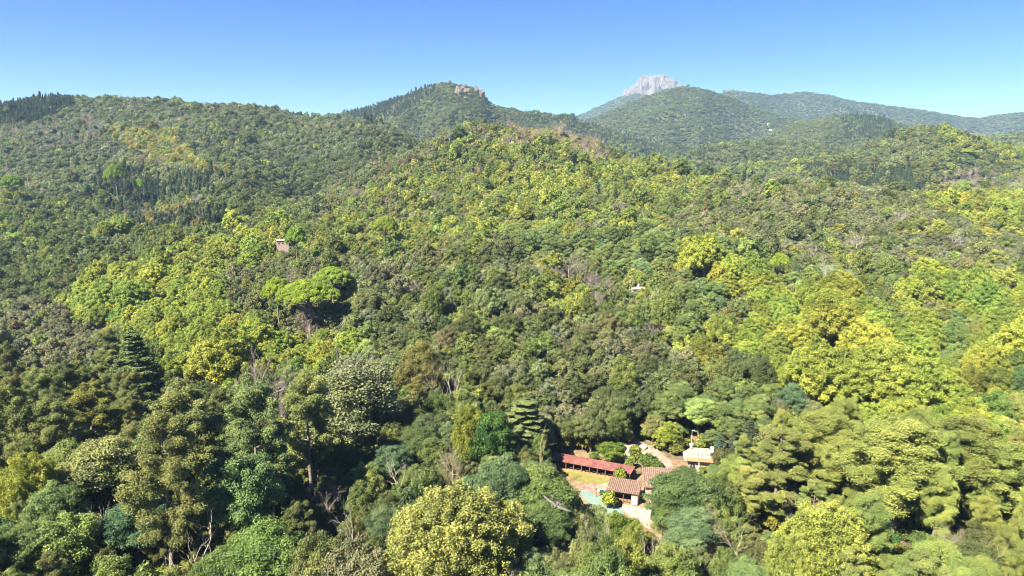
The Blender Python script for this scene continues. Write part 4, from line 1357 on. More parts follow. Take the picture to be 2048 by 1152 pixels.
def rock_mesh(name, size, seed, mat, n=26, rough=0.45, vert=1.0):
    a = np.linspace(0, 2 * math.pi, n, endpoint=False); b = np.linspace(0.03, math.pi - 0.03, n // 2 + 3)
    aa, bb = np.meshgrid(a, b)
    d = np.stack([np.sin(bb) * np.cos(aa), np.sin(bb) * np.sin(aa), np.cos(bb)], -1)
    r = 1 + rough * (ridged(d[..., 0] * 1.7 + seed, d[..., 1] * 1.7 + d[..., 2] * 1.3 * vert, 4, seed) - 0.6) + 0.35 * rough * fbm(d[..., 0] * 5 + 9, d[..., 2] * 5 + d[..., 1] * 3, 3, seed + 3)
    # flat facets
    rr = np.random.default_rng(seed)
    for k in range(7):
        nrm = unit(1, rr)[0]; lim = 0.72 + 0.2 * rr.random()
        t = d @ nrm
        r = np.where(t * r > lim, lim / np.maximum(t, 1e-3), r)
    V = (d * r[..., None] * np.array(size)).reshape(-1, 3)
    m = len(b)
    i = np.arange(n)[None] + np.arange(m - 1)[:, None] * n
    j = (np.arange(n)[None] + 1) % n + np.arange(m - 1)[:, None] * n
    Q = np.stack([i, i + n, j + n, j], -1).reshape(-1, 4)
    return mesh_from(name, V, [Q], [mat])

OUT = [(917, 181, 9, 15, 1840, 'tall pale cliff face just under the rocky hill summit'), (927, 174, 8, 6, 1850, 'small pink rock knob on the rocky hill summit'), (913, 186, 6, 10, 1835, 'narrow yellowish rock pillar below the rocky hill summit'),
       (953, 178, 7, 9, 1850, 'pale rock slab on the shoulder of the rocky hill'), (964, 184, 8, 10, 1850, 'steep white cliff at the edge of the rocky hill'), (931, 195, 4, 3, 1800, 'lone pale boulder halfway down the rocky hill'), (934, 180, 9, 6, 1845, 'broken grey rock band on the rocky hill'),
       (1453, 182, 9, 5, 4280, 'pinkish rock crest at the start of the distant ridge'), (1478, 182, 9, 4, 4280, 'grey rock knob on the distant ridge'), (1534, 190, 6, 3, 4270, 'small white rock notch on the distant ridge'), (1465, 180, 8, 3, 4290, 'jagged rock rib on the distant ridge')]
for k, (u, v, w, h, Y, lab) in enumerate(OUT):
    X, _, z = at_depth(u, v, Y)
    D = Y * CS - z * SN
    o = link("rock_outcrop", rock_mesh("rock_outcrop", (0.75 * w * D / F, 0.5 * w * D / F, 0.72 * h * D / F), 40 + k, CLIFF if Y < 3000 else ROCK, 40, 1.0, 0.3), None, (X, Y + 0.25 * w * D / F, z + CZ - 0.15 * h * D / F))
    tag(o, lab, "rock", "rock outcrops on the far hills")

# ------------------------------------------------------------------ the buildings and the yard
WALLC = simple_mat("cream_render", (0.340, 0.292, 0.224), (0.449, 0.401, 0.326), 1.5, 0.9)
WALLP = simple_mat("pink_render", (0.313, 0.231, 0.197), (0.408, 0.320, 0.286), 1.2, 0.9)
WALLW = simple_mat("white_render", (0.422, 0.394, 0.367), (0.517, 0.496, 0.469), 1.2, 0.9)
STONEW = rock_material("rubble_wall", (0.15, 0.10, 0.075), (0.28, 0.22, 0.17), (0.38, 0.33, 0.28), 1.6)
WOOD = simple_mat("brown_timber", (0.10, 0.055, 0.03), (0.19, 0.105, 0.06), 4.0, 0.8)
DARKW = simple_mat("dark_timber", (0.045, 0.028, 0.02), (0.09, 0.05, 0.035), 4.0, 0.8)
REDR = simple_mat("red_sheet_metal", (0.125, 0.044, 0.036), (0.20, 0.084, 0.070), 0.6, 0.6)
KERB = simple_mat("orange_brick", (0.26, 0.125, 0.045), (0.34, 0.19, 0.08), 3.0, 0.9)
GLASSD = simple_mat("dark_window_glass", (0.02, 0.022, 0.025), (0.035, 0.04, 0.045), 1.0, 0.12)
METALG = simple_mat("galvanised_metal", (0.36, 0.37, 0.38), (0.5, 0.51, 0.52), 3.0, 0.4)
def tile_material(name, stops, wave=0.9):
    m, nt, b = new_mat(name)
    tc = nt.nodes.new("ShaderNodeTexCoord")
    f = noise(nt, 2.6, 6, tc.outputs['Object'], 0.75)
    nt.links.new(ramp(nt, f, stops), b.inputs['Base Color'])
    b.inputs['Roughness'].default_value = 0.9
    return m
TILE = tile_material("clay_roof_tiles", [(0.28, (0.06, 0.036, 0.028)), (0.45, (0.13, 0.080, 0.058)), (0.6, (0.20, 0.135, 0.10)), (0.75, (0.30, 0.235, 0.18))])
TILEP = tile_material("pale_roof_tiles", [(0.3, (0.15, 0.122, 0.10)), (0.5, (0.225, 0.198, 0.17)), (0.7, (0.28, 0.255, 0.225))])
TILEO = tile_material("orange_roof_tiles", [(0.3, (0.26, 0.085, 0.04)), (0.5, (0.35, 0.14, 0.07)), (0.7, (0.40, 0.22, 0.13))])

def sheet_roof(bag, a, b, c, d, pitch=0.32, amp=0.06, thick=0.07, m=0, courses=10):
    """corrugated roof over the corners eave a-b, ridge c-d: rows run from eave to ridge"""
    a, b, c, d = [np.array(p, float) for p in (a, b, c, d)]
    n = max(2, int(round(np.linalg.norm(b - a) / pitch))) * 4
    k = courses * 2
    s = np.linspace(0, 1, n + 1); t = np.linspace(0, 1, k + 1)
    ss, tt_ = np.meshgrid(s, t)
    P = ((1 - ss) * (1 - tt_))[..., None] * a + (ss * (1 - tt_))[..., None] * b + (ss * tt_)[..., None] * c + ((1 - ss) * tt_)[..., None] * d
    nr = np.cross(b - a, d - a); nr /= np.linalg.norm(nr)
    if nr[2] < 0: nr = -nr
    row = np.floor(ss * n / 4)
    jit = (_hash(row, np.floor(tt_ * courses), 5) - 0.5) * 0.03
    lift = amp * np.abs(np.sin(np.pi * ss * n / 4)) ** 0.7 + jit - 0.02 * ((tt_ * courses) % 1.0)
    T = P + nr * lift[..., None]
    B = P - nr * thick
    N0 = n + 1
    i = np.arange(n)[None] + np.arange(k)[:, None] * N0
    Q = np.stack([i, i + 1, i + N0 + 1, i + N0], -1).reshape(-1, 4)
    o = N0 * (k + 1)
    rim = list(range(0, N0)) + [N0 * r_ + n for r_ in range(1, k + 1)] + [N0 * k + q for q in range(n - 1, -1, -1)] + [N0 * r_ for r_ in range(k - 1, 0, -1)]
    rim = np.array(rim); rn = np.roll(rim, -1)
    E = np.stack([rim, rim + o, rn + o, rn], 1)
    bag.add(np.concatenate([T.reshape(-1, 3), B.reshape(-1, 3)]), np.concatenate([Q, Q[:, ::-1] + o, E]), m)

def root_empty(name, loc, rz, label, cat, group=None):
    o = bpy.data.objects.new(name, None); COL.objects.link(o)
    o.location = loc; o.rotation_euler = (0, 0, rz)
    return tag(o, label, cat, group)
def part(name, bag, mats, root, smooth=False, label=None):
    o = link(name, bag.mesh(name, mats, smooth), root)
    if label: o['label'] = label
    return o

# the small tiled shed; local x runs along its front, local y goes into it
G0 = -66.0
p0 = at_z(1215.5, 1000.5, G0); p1 = at_z(1274.5, 1009.5, G0)
rzs = math.atan2(p1[1] - p0[1], p1[0] - p0[0])
Ls = math.hypot(p1[0] - p0[0], p1[1] - p0[1]); Ds = 3.6
shed = root_empty("tiled_shed", (p0[0], p0[1], G0 + CZ), rzs, "small open fronted shed with a clay tile roof beside the green court", "shed")
w = Bag()
w.box((0.6, 0.15, 1.1), (1.2, 0.3, 2.5)); w.box((Ls - 0.6, 0.15, 1.1), (1.2, 0.3, 2.5))
w.box((Ls / 2, 0.15, 2.22), (Ls - 2.4, 0.28, 0.22))
w.box((0.15, Ds / 2, 1.25), (0.3, Ds - 0.6, 2.8)); w.box((Ls - 0.15, Ds / 2, 1.25), (0.3, Ds - 0.6, 2.8))
w.box((Ls / 2, Ds - 0.15, 1.3), (Ls, 0.3, 2.9))
part("wall", w, [WALLC], shed)
w = Bag(); sheet_roof(w, (-0.35, -0.5, 2.38), (Ls + 0.4, -0.5, 2.38), (Ls + 0.4, Ds + 0.25, 3.30), (-0.35, Ds + 0.25, 3.30), 0.37, 0.13)
part("roof", w, [TILE], shed)
w = Bag()
for q in range(8): w.box((0.2 + q * (Ls - 0.4) / 7, -0.3, 2.27), (0.09, 0.5, 0.10))
w.box((Ls / 2, 0.02, 2.12), (Ls - 2.3, 0.14, 0.18))
part("beam", w, [DARKW], shed)
w = Bag()
for q in range(9): w.box((1.3 + q * (Ls - 2.6) / 8, 0.16, 0.36), (0.07, 0.07, 0.7))
w.box((Ls / 2, 0.16, 0.72), (Ls - 2.4, 0.09, 0.09)); w.box((Ls / 2, 0.16, 0.30), (Ls - 2.4, 0.06, 0.07))
w.box((Ls * 0.52, 0.10, 1.1), (0.12, 0.12, 2.1))
part("railing", w, [WOOD], shed)

# the long open shed under a red roof
a0 = at_z(1100.5, 919.2, -64.0); a1 = at_z(1261.5, 948.5, -64.0)
rzl = math.atan2(a1[1] - a0[1], a1[0] - a0[0]); Ll = math.hypot(a1[0] - a0[0], a1[1] - a0[1])
lsh = root_empty("long_shed", (a0[0], a0[1], G0 + CZ), rzl, "long low open shed with a dark red roof above the grass terrace", "shed")
w = Bag()
nb = 11
sheet_roof(w, (-0.2, -0.15, 2.05), (Ll, -0.15, 2.05), (Ll + 0.25, 2.9, 2.62), (-0.2, 2.9, 2.62), 0.5, 0.035, 0.06, 0, 4)
part("roof", w, [REDR], lsh)
for q in range(nb):
    w = Bag(); w.box((0.1 + q * (Ll - 0.3) / (nb - 1), 0.1, 0.95), (0.14, 0.14, 2.12))
    part("post", w, [WOOD], lsh)
w = Bag(); w.box((Ll / 2, 0.1, 1.95), (Ll, 0.1, 0.16)); w.box((Ll / 2, 2.72, 2.28), (Ll, 0.1, 0.2))
part("beam", w, [DARKW], lsh)
w = Bag(); w.box((Ll / 2, 2.75, 1.0), (Ll, 0.16, 2.4)); w.box((0.0, 1.45, 1.0), (0.14, 2.4, 2.1))
part("back_wall", w, [DARKW], lsh)
w = Bag(); w.box((Ll / 2, 0.22, 0.14), (Ll + 0.4, 0.5, 0.5))
part("kerb", w, [KERB], lsh)
for q in range(nb - 1):
    w = Bag(); x = 0.1 + (q + 0.5) * (Ll - 0.3) / (nb - 1)
    w.box((x, 1.5, 0.45), (1.2, 0.6, 0.08)); w.box((x - 0.5, 1.5, 0.2), (0.08, 0.5, 0.5)); w.box((x + 0.5, 1.5, 0.2), (0.08, 0.5, 0.5))
    part("bench", w, [WOOD], lsh)

# the stone house beside the tiled shed, half hidden by a tree
b0 = at_z(1292, 973, -62.9)
sth = root_empty("stone_house", (b0[0], b0[1], G0 + CZ), math.radians(-6), "stone house with a ridged tile roof, half hidden behind a locust tree", "house")
w = Bag()
w.box((4.2, 0.25, 1.3), (8.4, 0.5, 3.6)); w.box((4.2, 5.0, 1.4), (8.4, 0.5, 4.9)); w.box((0.25, 2.62, 1.3), (0.5, 4.2, 3.6)); w.box((8.15, 2.62, 1.3), (0.5, 4.2, 3.6))
w.add([(0, 0, 3.1), (0, 5.2, 3.85), (0, 4.6, 4.9), (0.5, 0, 3.1), (0.5, 5.2, 3.85), (0.5, 4.6, 4.9)], [(0, 2, 1, 1), (3, 4, 5, 5), (0, 3, 5, 2), (1, 2, 5, 4)])
part("wall", w, [STONEW], sth)
w = Bag(); sheet_roof(w, (-0.5, -0.5, 3.08), (8.9, -0.5, 3.08), (8.9, 4.7, 5.15), (-0.5, 4.7, 5.15), 0.40, 0.14)
sheet_roof(w, (-0.5, 5.7, 4.4), (8.9, 5.7, 4.4), (8.9, 4.72, 5.13), (-0.5, 4.72, 5.13), 0.36, 0.08, 0.07, 0, 3)
part("roof", w, [TILE], sth)
w = Bag()
for q in range(5): w.box((-0.35, 0.2 + q * 1.0, 3.15 + q * 0.4), (0.3, 0.1, 0.12))
part("beam", w, [DARKW], sth)
for x in (2.4, 5.8):
    w = Bag(); w.box((x, -0.03, 1.5), (0.95, 0.1, 1.15)); wf = part("window", w, [GLASSD], sth)
    w = Bag()
    for dx, dz, sx, sz in ((-0.52, 0, 0.1, 1.3), (0.52, 0, 0.1, 1.3), (0, 0.62, 1.14, 0.1), (0, -0.64, 1.24, 0.12), (0, 0, 0.07, 1.14)): w.box((x + dx, -0.07, 1.5 + dz), (sx, 0.12, sz))
    part("frame", w, [WOOD], wf)

# the white house with a hipped roof, mast and chimney
HZ = -64.3
c0 = at_z(1377.0, 918.0, HZ + 2.55); c1 = at_z(1421.5, 921.0, HZ + 2.55)
rzh = math.atan2(c1[1] - c0[1], c1[0] - c0[0]); Wd = math.hypot(c1[0] - c0[0], c1[1] - c0[1]); Dp = 3.0
hs = root_empty("white_house", (c0[0], c0[1], HZ + CZ), rzh, "small house with a pale hipped roof, white chimney and mast, among the trees", "house")
w = Bag(); w.box((Wd / 2, Dp / 2, 0.85), (Wd, Dp, 3.5))
part("wall", w, [WALLP], hs)
ov = 0.95; rise = 2.15; xr0 = 0.55; xr1 = Wd - 0.30
w = Bag()
def L3(p, q, f): return tuple(np.array(p) * (1 - f) + np.array(q) * f)
eA, eB, eC, eD = (-ov, -ov, 2.45), (Wd + ov, -ov, 2.45), (Wd + ov, Dp + ov, 2.45), (-ov, Dp + ov, 2.45)
rA, rB = (xr0, Dp / 2, 2.45 + rise), (xr1, Dp / 2, 2.45 + rise)
f0 = 0.26
sheet_roof(w, L3(eA, rA, f0), L3(eB, rB, f0), rB, rA, 0.33, 0.06, 0.06, 0, 7)
sheet_roof(w, eC, eD, rA, rB, 0.33, 0.06, 0.06, 0, 8)
sheet_roof(w, eD, eA, rA, (rA[0], rA[1] + 0.02, rA[2]), 0.33, 0.06, 0.06, 0, 8)
sheet_roof(w, eB, eC, rB, (rB[0], rB[1] + 0.02, rB[2]), 0.33, 0.06, 0.06, 0, 8)
roof = part("roof", w, [TILEP], hs)
w = Bag(); sheet_roof(w, eA, eB, L3(eB, rB, f0), L3(eA, rA, f0), 0.30, 0.08, 0.06, 0, 3)
part("eave_tiles", w, [TILEO], roof)
for q in range(4):
    w = Bag(); f = 0.50; x = xr0 + 0.35 + q * (xr1 - xr0 - 0.5) / 3.4
    yv = -ov + (Dp / 2 + ov) * f; zv = 2.45 + rise * f
    w.box((x, yv - 0.02, zv + 0.16), (0.26, 0.5, 0.26), 0, 0, 0.5)
    part("roof_vent", w, [TILEP], roof)
w = Bag(); w.box((xr1 + 0.55, Dp / 2 - 0.6, 3.9), (0.62, 0.62, 2.2)); w.box((xr1 + 0.55, Dp / 2 - 0.6, 5.05), (0.78, 0.78, 0.12)); w.box((xr1 + 0.55, Dp / 2 - 0.6, 5.22), (0.5, 0.5, 0.24))
part("chimney", w, [WALLW], roof)
w = Bag(); w.lathe([(0.01, 4.6), (0.36, 4.62), (0.36, 5.1), (0.46, 5.15), (0.42, 5.45), (0.2, 5.62), (0.01, 5.66)], 12, (xr0 + 0.1, Dp / 2, 0))
part("round_chimney", w, [WALLW], roof)
w = Bag(); mx_, my_ = xr0 + 0.1, Dp / 2 + 0.1
w.tube([(mx_, my_, 5.0), (mx_, my_, 8.6)], [0.05, 0.04], 6)
w.tube([(mx_ - 0.1, my_, 8.55), (mx_ + 0.95, my_, 8.35)], [0.04, 0.03], 4)
for q in range(6): w.tube([(mx_ + q * 0.17, my_ - 0.36 + 0.03 * q, 8.52 - q * 0.035), (mx_ + q * 0.17, my_ + 0.36 - 0.03 * q, 8.52 - q * 0.035)], [0.03, 0.03], 4)
part("antenna_mast", w, [METALG], hs)
w = Bag(); w.box((0.95, -0.03, 1.15), (1.1, 0.10, 1.2)); wn_ = part("window", w, [GLASSD], hs)
w = Bag()
for dx, dz, sx, sz in ((-0.6, 0, 0.12, 1.3), (0.6, 0, 0.12, 1.3), (0, 0.64, 1.3, 0.1), (0, -0.66, 1.4, 0.12), (0, 0, 0.06, 1.2)): w.box((0.95 + dx, -0.08, 1.15 + dz), (sx, 0.12, sz))
part("frame", w, [WALLW], wn_)
w = Bag(); w.box((Wd * 0.45, -1.2, 0.9), (0.16, 0.16, 3.0)); part("porch_post", w, [WALLW], hs)
w = Bag(); w.box((Wd * 0.66, -1.3, -0.2), (Wd * 0.78, 0.25, 1.7)); w.box((Wd * 0.66, -1.3, 0.7), (Wd * 0.8, 0.34, 0.1)); part("parapet", w, [WALLW], hs)

# the far buildings
def cottage(u, v, place, wpx, hpx, rz, label, wall, roofm, chim=False, sink=2.0, dpt=0.7):
    X, Y, z, D = place
    wd = wpx * D / F; hh = hpx * D / F; dp = wd * dpt
    o = root_empty("house", (X, Y, z + CZ), rz, label, "house")
    b = Bag(); b.box((0, 0, -hh / 2 - sink / 2), (wd, dp, hh + sink)); part("wall", b, [wall], o)
    b = Bag(); rh = 0.14 * wd
    sheet_roof(b, (-wd / 2 - 0.3, -dp / 2 - 0.35, 0.02), (wd / 2 + 0.3, -dp / 2 - 0.35, 0.02), (wd / 2 + 0.3, 0, rh), (-wd / 2 - 0.3, 0, rh), 0.4, 0.06, 0.08)
    sheet_roof(b, (wd / 2 + 0.3, dp / 2 + 0.35, 0.02), (-wd / 2 - 0.3, dp / 2 + 0.35, 0.02), (-wd / 2 - 0.3, 0.02, rh), (wd / 2 + 0.3, 0.02, rh), 0.4, 0.06, 0.08)
    rf = part("roof", b, [roofm], o)
    if chim:
        b = Bag(); b.box((0.05 * wd, -0.1 * dp, rh + 0.45), (0.55, 0.55, 1.3)); b.box((0.05 * wd, -0.1 * dp, rh + 1.15), (0.7, 0.7, 0.12)); part("chimney", b, [WALLW], rf)
    for q in range(3 if wpx > 14 else 2):
        b = Bag(); x = -wd / 2 + (q + 0.6) * wd / (3.2 if wpx > 14 else 2.2); s_ = wd * 0.09
        b.box((x, -dp / 2 - 0.02, -hh * 0.42), (s_, 0.12, s_ * 1.4)); part("window", b, [GLASSD], o)
    return o
cottage(565, 480, HOUSES[0], 23, 12, math.radians(20), "pale two storey house with a flat tiled roof on the wooded slope", WALLP, TILEP, False, 6)
cottage(1275, 577, HOUSES[1], 25, 9, math.radians(6), "low house with a pale pink tiled roof and chimney among the trees", WALLP, TILEP, True, 4)
cottage(1537, 247, HOUSES[2], 5, 3, 0.3, "tiny white house high on the far wooded hill", WALLW, TILEP, False, 6)
cottage(1541, 259, HOUSES[3], 5, 3, -0.2, "tiny white house below another on the far hill", WALLW, TILEP, False, 6)

# ------------------------------------------------------------------ ground sheets of the yard
def drape(name, poly, mat, lift, zlevel=None, step=0.5, kind='structure'):
    """a sheet over the ground inside an outline of photograph points"""
    P = []
    for (u, v) in poly:
        if zlevel is not None: P.append(at_z(u, v, zlevel)[:2])
        else:
            h = ray_to(u, v, 0.0, 100); P.append(h[:2])
    P = np.array(P)
    # smooth outline
    for _ in range(2):
        P = np.stack([0.75 * P + 0.25 * np.roll(P, -1, 0), 0.25 * P + 0.75 * np.roll(P, -1, 0)], 1).reshape(-1, 2)
    x0, y0 = P.min(0); x1, y1 = P.max(0)
    xs = np.arange(x0, x1 + step, step); ys = np.arange(y0, y1 + step, step)
    gx, gy = np.meshgrid(xs, ys)
    # pull the cells at the edge onto the outline
    ins = in_poly(gx, gy, P).astype(int)
    nearest = lambda x, y: P[np.argmin((P[:, 0] - x) ** 2 + (P[:, 1] - y) ** 2)]
    n0 = gx.shape[1]
    Q = []
    used = np.zeros(gx.shape, bool)
    for a in range(gx.shape[0] - 1):
        for b in range(n0 - 1):
            c = ins[a, b] + ins[a, b + 1] + ins[a + 1, b + 1] + ins[a + 1, b]
            if c >= 2:
                Q.append((a * n0 + b, a * n0 + b + 1, (a + 1) * n0 + b + 1, (a + 1) * n0 + b))
                used[a, b] = used[a, b + 1] = used[a + 1, b + 1] = used[a + 1, b] = True
    mv = used & (ins == 0)
    dense = np.concatenate([P + (np.roll(P, -1, 0) - P) * f for f in np.linspace(0, 1, 6)[:-1]])
    for a, b in zip(*np.nonzero(mv)):
        k = np.argmin((dense[:, 0] - gx[a, b]) ** 2 + (dense[:, 1] - gy[a, b]) ** 2)
        gx[a, b], gy[a, b] = dense[k]
    gz = ground(gx, gy) + CZ + lift
    V = np.stack([gx.ravel(), gy.ravel(), gz.ravel()], 1)
    keep = np.unique(np.array(Q)); re_ = np.full(len(V), -1); re_[keep] = np.arange(len(keep))
    o = link(name, mesh_from(name, V[keep], [re_[np.array(Q)]], [mat], smooth=True))
    return tag(o, kind=kind)

def grassy(name, stops, scale):
    m, nt, b = new_mat(name)
    f = noise(nt, scale, 6, None, 0.7)
    nt.links.new(ramp(nt, f, stops), b.inputs['Base Color']); b.inputs['Roughness'].default_value = 0.95
    bp = nt.nodes.new("ShaderNodeBump"); bp.inputs['Strength'].default_value = 0.5; bp.inputs['Distance'].default_value = 0.05
    nt.links.new(f, bp.inputs['Height']); nt.links.new(bp.outputs[0], b.inputs['Normal'])
    return m
DIRT = grassy("pale_dirt", [(0.3, (0.13, 0.095, 0.065)), (0.5, (0.21, 0.165, 0.125)), (0.7, (0.29, 0.245, 0.20))], 0.9)
EARTH = grassy("orange_earth", [(0.3, (0.13, 0.085, 0.045)), (0.5, (0.20, 0.135, 0.075)), (0.7, (0.26, 0.19, 0.115))], 0.7)
LAWN = grassy("dry_lawn", [(0.3, (0.09, 0.09, 0.025)), (0.55, (0.17, 0.155, 0.035)), (0.75, (0.24, 0.20, 0.05))], 1.1)
ROCKG = grassy("rock_garden_ground", [(0.3, (0.10, 0.11, 0.035)), (0.48, (0.19, 0.16, 0.09)), (0.7, (0.29, 0.25, 0.20))], 0.8)
COURT = grassy("green_painted_court", [(0.25, (0.10, 0.155, 0.135)), (0.5, (0.135, 0.20, 0.17)), (0.75, (0.175, 0.235, 0.20))], 0.4)
PATIO = grassy("pale_paving", [(0.3, (0.20, 0.165, 0.13)), (0.5, (0.29, 0.25, 0.21)), (0.7, (0.36, 0.32, 0.28))], 0.8)
BRICKP = grassy("reddish_paving", [(0.35, (0.13, 0.07, 0.052)), (0.5, (0.22, 0.13, 0.10)), (0.62, (0.30, 0.22, 0.185))], 1.6)
drape("yard_ground", [(1120, 945), (1180, 930), (1290, 945), (1340, 990), (1330, 1060), (1270, 1050), (1190, 1030), (1150, 990)], EARTH, 0.02)
drape("lawn", [(1118, 932), (1226, 955), (1226, 968), (1180, 972), (1150, 962), (1120, 945)], LAWN, 0.04)
drape("brick_paving", [(1150, 972), (1192, 966), (1205, 975), (1180, 984), (1158, 984)], BRICKP, 0.05)
drape("green_court", [(1160, 980), (1180, 983), (1205, 996), (1216, 1004), (1235, 1009), (1252, 1026), (1238, 1034), (1205, 1032), (1180, 1010), (1160, 992)], COURT, 0.06)
drape("paved_patio", [(1237, 1009), (1262, 1012), (1288, 1018), (1330, 1022), (1335, 1060), (1300, 1062), (1272, 1042), (1254, 1030)], PATIO, 0.045)
drape("dirt_road", [(1246, 872), (1262, 874), (1285, 886), (1312, 897), (1332, 914), (1345, 930), (1350, 950), (1334, 946), (1326, 930), (1305, 911), (1278, 894), (1258, 884)], DIRT, 0.10)
drape("rock_garden", [(1240, 892), (1268, 884), (1300, 904), (1326, 926), (1326, 940), (1285, 936), (1245, 925)], ROCKG, 0.06)

# boulders of the rock garden
BL = [(1254, 904, 0.75, 'long pale boulder at the upper edge of the rock garden'), (1262, 911, 0.9, 'large grey boulder in the middle of the rock garden'), (1274, 910, 0.8, 'pale squarish boulder beside the large grey one'), (1287, 897, 0.9, 'dark boulder beside the dirt road'), (1274, 921, 0.7, 'light boulder low in the rock garden'),
      (1248, 916, 0.6, 'small tan boulder by the long shed'), (1258, 897, 0.55, 'small pale boulder under the trees'), (1283, 914, 0.5, 'small round boulder near the garden shrub'), (1309, 912, 0.5, 'grey boulder at the bend of the dirt road'), (1266, 918, 0.5, 'flat white boulder low in the garden'), (1242, 901, 0.6, 'brown boulder behind the leafy tree')]
for k, (u, v, s_, lab) in enumerate(BL):
    h = ray_to(u, v, 0.1, 100)
    o = link("boulder", rock_mesh("boulder", (s_ * 1.2, s_, s_ * 0.75), 70 + k, STONE, 18, 0.4), None, (h[0], h[1], float(ground(h[0], h[1])) + CZ + 0.15 * s_), k * 1.3)
    tag(o, lab, "boulder", "boulders in the rock garden")

# the covered pool with a rounded white rim
def covered_pool():
    A = np.array([at_z(u, v, G0)[:2] for (u, v) in ((1191, 983), (1200, 971), (1224, 969.5), (1216, 983))])
    c = A.mean(0)
    pl = root_empty("covered_pool", (c[0], c[1], G0 + CZ), 0, "small pool under an olive grey cover with a rounded white rim", "pool")
    P = A - c
    for _ in range(3): P = np.stack([0.75 * P + 0.25 * np.roll(P, -1, 0), 0.25 * P + 0.75 * np.roll(P, -1, 0)], 1).reshape(-1, 2)
    n = len(P)
    def loop(sc, z): return np.concatenate([P * sc, np.full((n, 1), z)], 1)
    V = np.concatenate([loop(1.14, -0.1), loop(1.14, 0.32), loop(1.02, 0.34), loop(1.02, 0.1)])
    i = np.arange(n); j = (i + 1) % n
    Q = np.concatenate([np.stack([i + k * n, j + k * n, j + (k + 1) * n, i + (k + 1) * n], 1) for k in range(3)])
    link("rim", mesh_from("rim", V, [Q], [WALLW]), pl)
    V = np.concatenate([loop(1.03, 0.24), loop(0.7, 0.28), loop(0.35, 0.25), loop(0.03, 0.24)])
    link("cover", mesh_from("cover", V, [Q], [simple_mat("olive_cover", (0.17, 0.16, 0.11), (0.24, 0.22, 0.16), 0.8, 0.7)]), pl)
covered_pool()

# table with a dark green top, lamp post, pots, retaining wall
q0 = at_z(1207, 990, G0)
tb = root_empty("garden_table", (q0[0], q0[1], G0 + CZ), math.radians(-12), "dark green topped table next to the tiled shed", "table")
GREEN = simple_mat("dark_green_paint", (0.012, 0.045, 0.022), (0.02, 0.07, 0.035), 2.0, 0.5)
w = Bag(); w.box((0, 0, 0.74), (1.7, 1.2, 0.06)); w.box((0, 0, 0.68), (1.6, 1.1, 0.05)); part("tabletop", w, [GREEN], tb)
for sx in (-0.7, 0.7):
    for sy in (-0.45, 0.45):
        w = Bag(); w.box((sx, sy, 0.31), (0.09, 0.09, 0.70), 0, 0, 0.8); part("leg", w, [DARKW], tb)
q0 = at_z(1192.5, 994, G0)
lp = root_empty("lamp_post", (q0[0], q0[1], G0 + CZ), 0, "thin dark lamp post at the edge of the green court", "lamp post")
w = Bag(); w.lathe([(0.09, -0.1), (0.09, 0.12), (0.045, 0.16), (0.04, 1.5)], 8); part("post", w, [DARKW], lp)
w = Bag(); w.lathe([(0.04, 1.5), (0.14, 1.52), (0.16, 1.75), (0.2, 1.78), (0.02, 1.95)], 10); part("lantern", w, [DARKW], lp)
POT = simple_mat("dark_clay", (0.06, 0.035, 0.025), (0.11, 0.065, 0.045), 3.0, 0.8)
for (u, v, s_, lab) in ((1233, 1006, 0.55, 'dark clay pot beside the yellow garden shrub'), (1229.5, 1003, 0.42, 'smaller clay pot against the shed front')):
    q0 = at_z(u, v, G0)
    w = Bag(); w.lathe([(0.02, -0.05), (0.30, -0.05), (0.42, 0.35), (0.46, 0.62), (0.52, 0.64), (0.52, 0.74), (0.44, 0.74), (0.42, 0.6), (0.02, 0.58)], 12)
    o = link("plant_pot", w.mesh("plant_pot", [POT], True), None, (q0[0], q0[1], G0 + CZ), 0, (s_ / 0.5,) * 3)
    tag(o, lab, "pot", "plant pots in the yard")
def rubble(u0, v0, u1, v1, h, th_, lab):
    a = at_z(u0, v0, G0 - 0.2); b = at_z(u1, v1, G0 - 0.2)
    L = math.hypot(b[0] - a[0], b[1] - a[1])
    w = Bag(); r = np.random.default_rng(int(u0))
    z = 0.0
    while z < h:
        x = 0.0; hh = 0.26 + 0.12 * r.random()
        while x < L:
            l = 0.35 + 0.4 * r.random()
            w.box((x + l / 2, (r.random() - 0.5) * 0.09, z + hh / 2), (l - 0.02, th_, hh - 0.015), (r.random() - 0.5) * 0.06, 0, 0.9)
            x += l
        z += hh
    o = link("retaining_wall", w.mesh("retaining_wall", [STONEW]), None, (a[0], a[1], G0 - 0.6 + CZ), math.atan2(b[1] - a[1], b[0] - a[0]))
    tag(o, lab, "stone wall", "stone walls by the patio")
rubble(1264, 1040, 1335, 1064, 1.3, 0.5, "rough stone retaining wall along the front of the pale patio")
rubble(1318, 1020, 1336, 1050, 1.5, 0.5, "rough stone wall closing the far side of the patio")

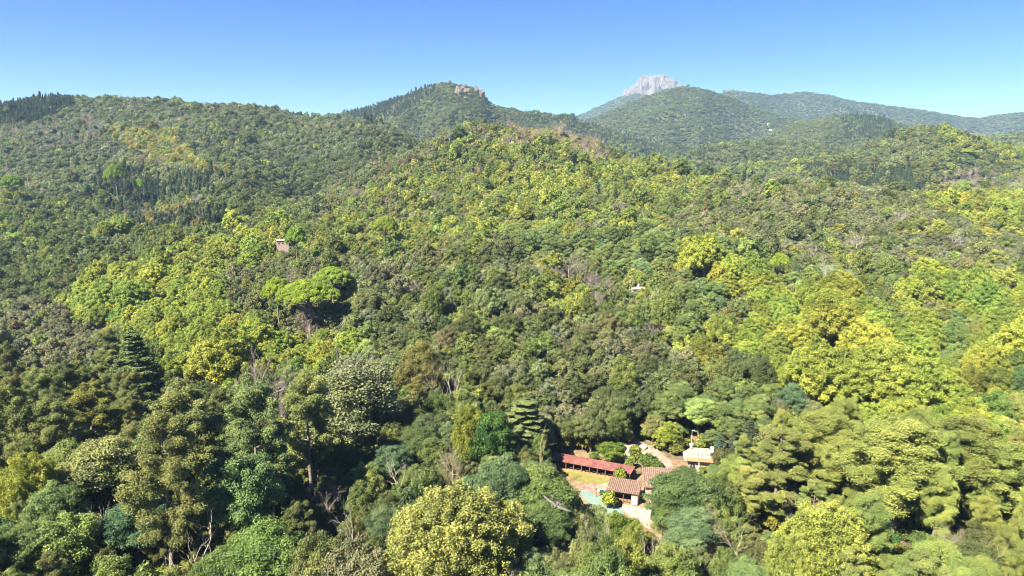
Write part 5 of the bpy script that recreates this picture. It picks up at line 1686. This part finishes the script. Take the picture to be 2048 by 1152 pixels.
# the bird crossing the view
def bird():
    X, Y, z = at_depth(1113, 1011, 34.0)
    b = Bag()
    # one body, beak to tail
    b.lathe([(0.002, -0.36), (0.015, -0.33), (0.045, -0.27), (0.05, -0.22), (0.05, -0.18), (0.085, -0.08), (0.095, 0.04), (0.075, 0.18), (0.04, 0.3), (0.03, 0.34)], 12)
    V = b.v[0]; V[:] = np.stack([V[:, 2], V[:, 1], -V[:, 0] * 0.9], 1)
    def vane(rootp, spans, thick=0.012):
        top = []; 
        for (x, y, z_, c) in spans: top.append([(x - c * 0.4, y, z_), (x, y, z_ + thick * 2), (x + c * 0.6, y, z_ - 0.01)])
        T = np.array(top); n = len(T)
        Bv = T - np.array([0, 0, thick])
        VV = np.concatenate([T.reshape(-1, 3), Bv.reshape(-1, 3)])
        Q = []
        o = n * 3
        for k in range(n - 1):
            for m in range(2):
                a = k * 3 + m
                Q.append((a, a + 1, a + 4, a + 3)); Q.append((o + a, o + a + 3, o + a + 4, o + a + 1))
            Q.append((k * 3, k * 3 + 3, o + k * 3 + 3, o + k * 3)); Q.append((k * 3 + 2, o + k * 3 + 2, o + k * 3 + 5, k * 3 + 5))
        e = (n - 1) * 3
        Q.append((e, e + 1, o + e + 1, o + e)); Q.append((e + 1, e + 2, o + e + 2, o + e + 1))
        b.add(VV, Q)
    for s in (-1, 1):
        vane(None, [(-0.02, s * 0.06, 0.03, 0.30), (-0.06, s * 0.28, 0.09, 0.30), (-0.05, s * 0.52, 0.11, 0.26), (0.02, s * 0.72, 0.09, 0.17), (0.10, s * 0.86, 0.07, 0.06)])
    vane(None, [(0.30, -0.14, 0.0, 0.30), (0.30, 0.0, 0.01, 0.22), (0.30, 0.14, 0.0, 0.30)], 0.008)
    o = link("bird", b.mesh("bird", [simple_mat("dark_plumage", (0.06, 0.05, 0.045), (0.16, 0.135, 0.12), 6.0, 0.8)], True), None, (X, Y, z + CZ))
    o.rotation_euler = (math.radians(18), 0, math.radians(62))
    tag(o, "dark grey brown bird gliding with spread wings over the trees", "bird")
bird()

# ------------------------------------------------------------------ the air
hz = Bag()
hz.box((0, 4360, 420), (21000, 9360, 880))
m_, nt_, b_ = new_mat("haze_air")
nt_.nodes.remove(b_)
pv = nt_.nodes.new("ShaderNodeVolumePrincipled")
pv.inputs['Color'].default_value = (0.44, 0.70, 1.0, 1)
pv.inputs['Density'].default_value = 0.000064
pv.inputs['Anisotropy'].default_value = 0.0
nt_.links.new(pv.outputs[0], nt_.nodes["Material Output"].inputs['Volume'])
tag(link("haze", hz.mesh("haze", [m_])), kind='stuff')
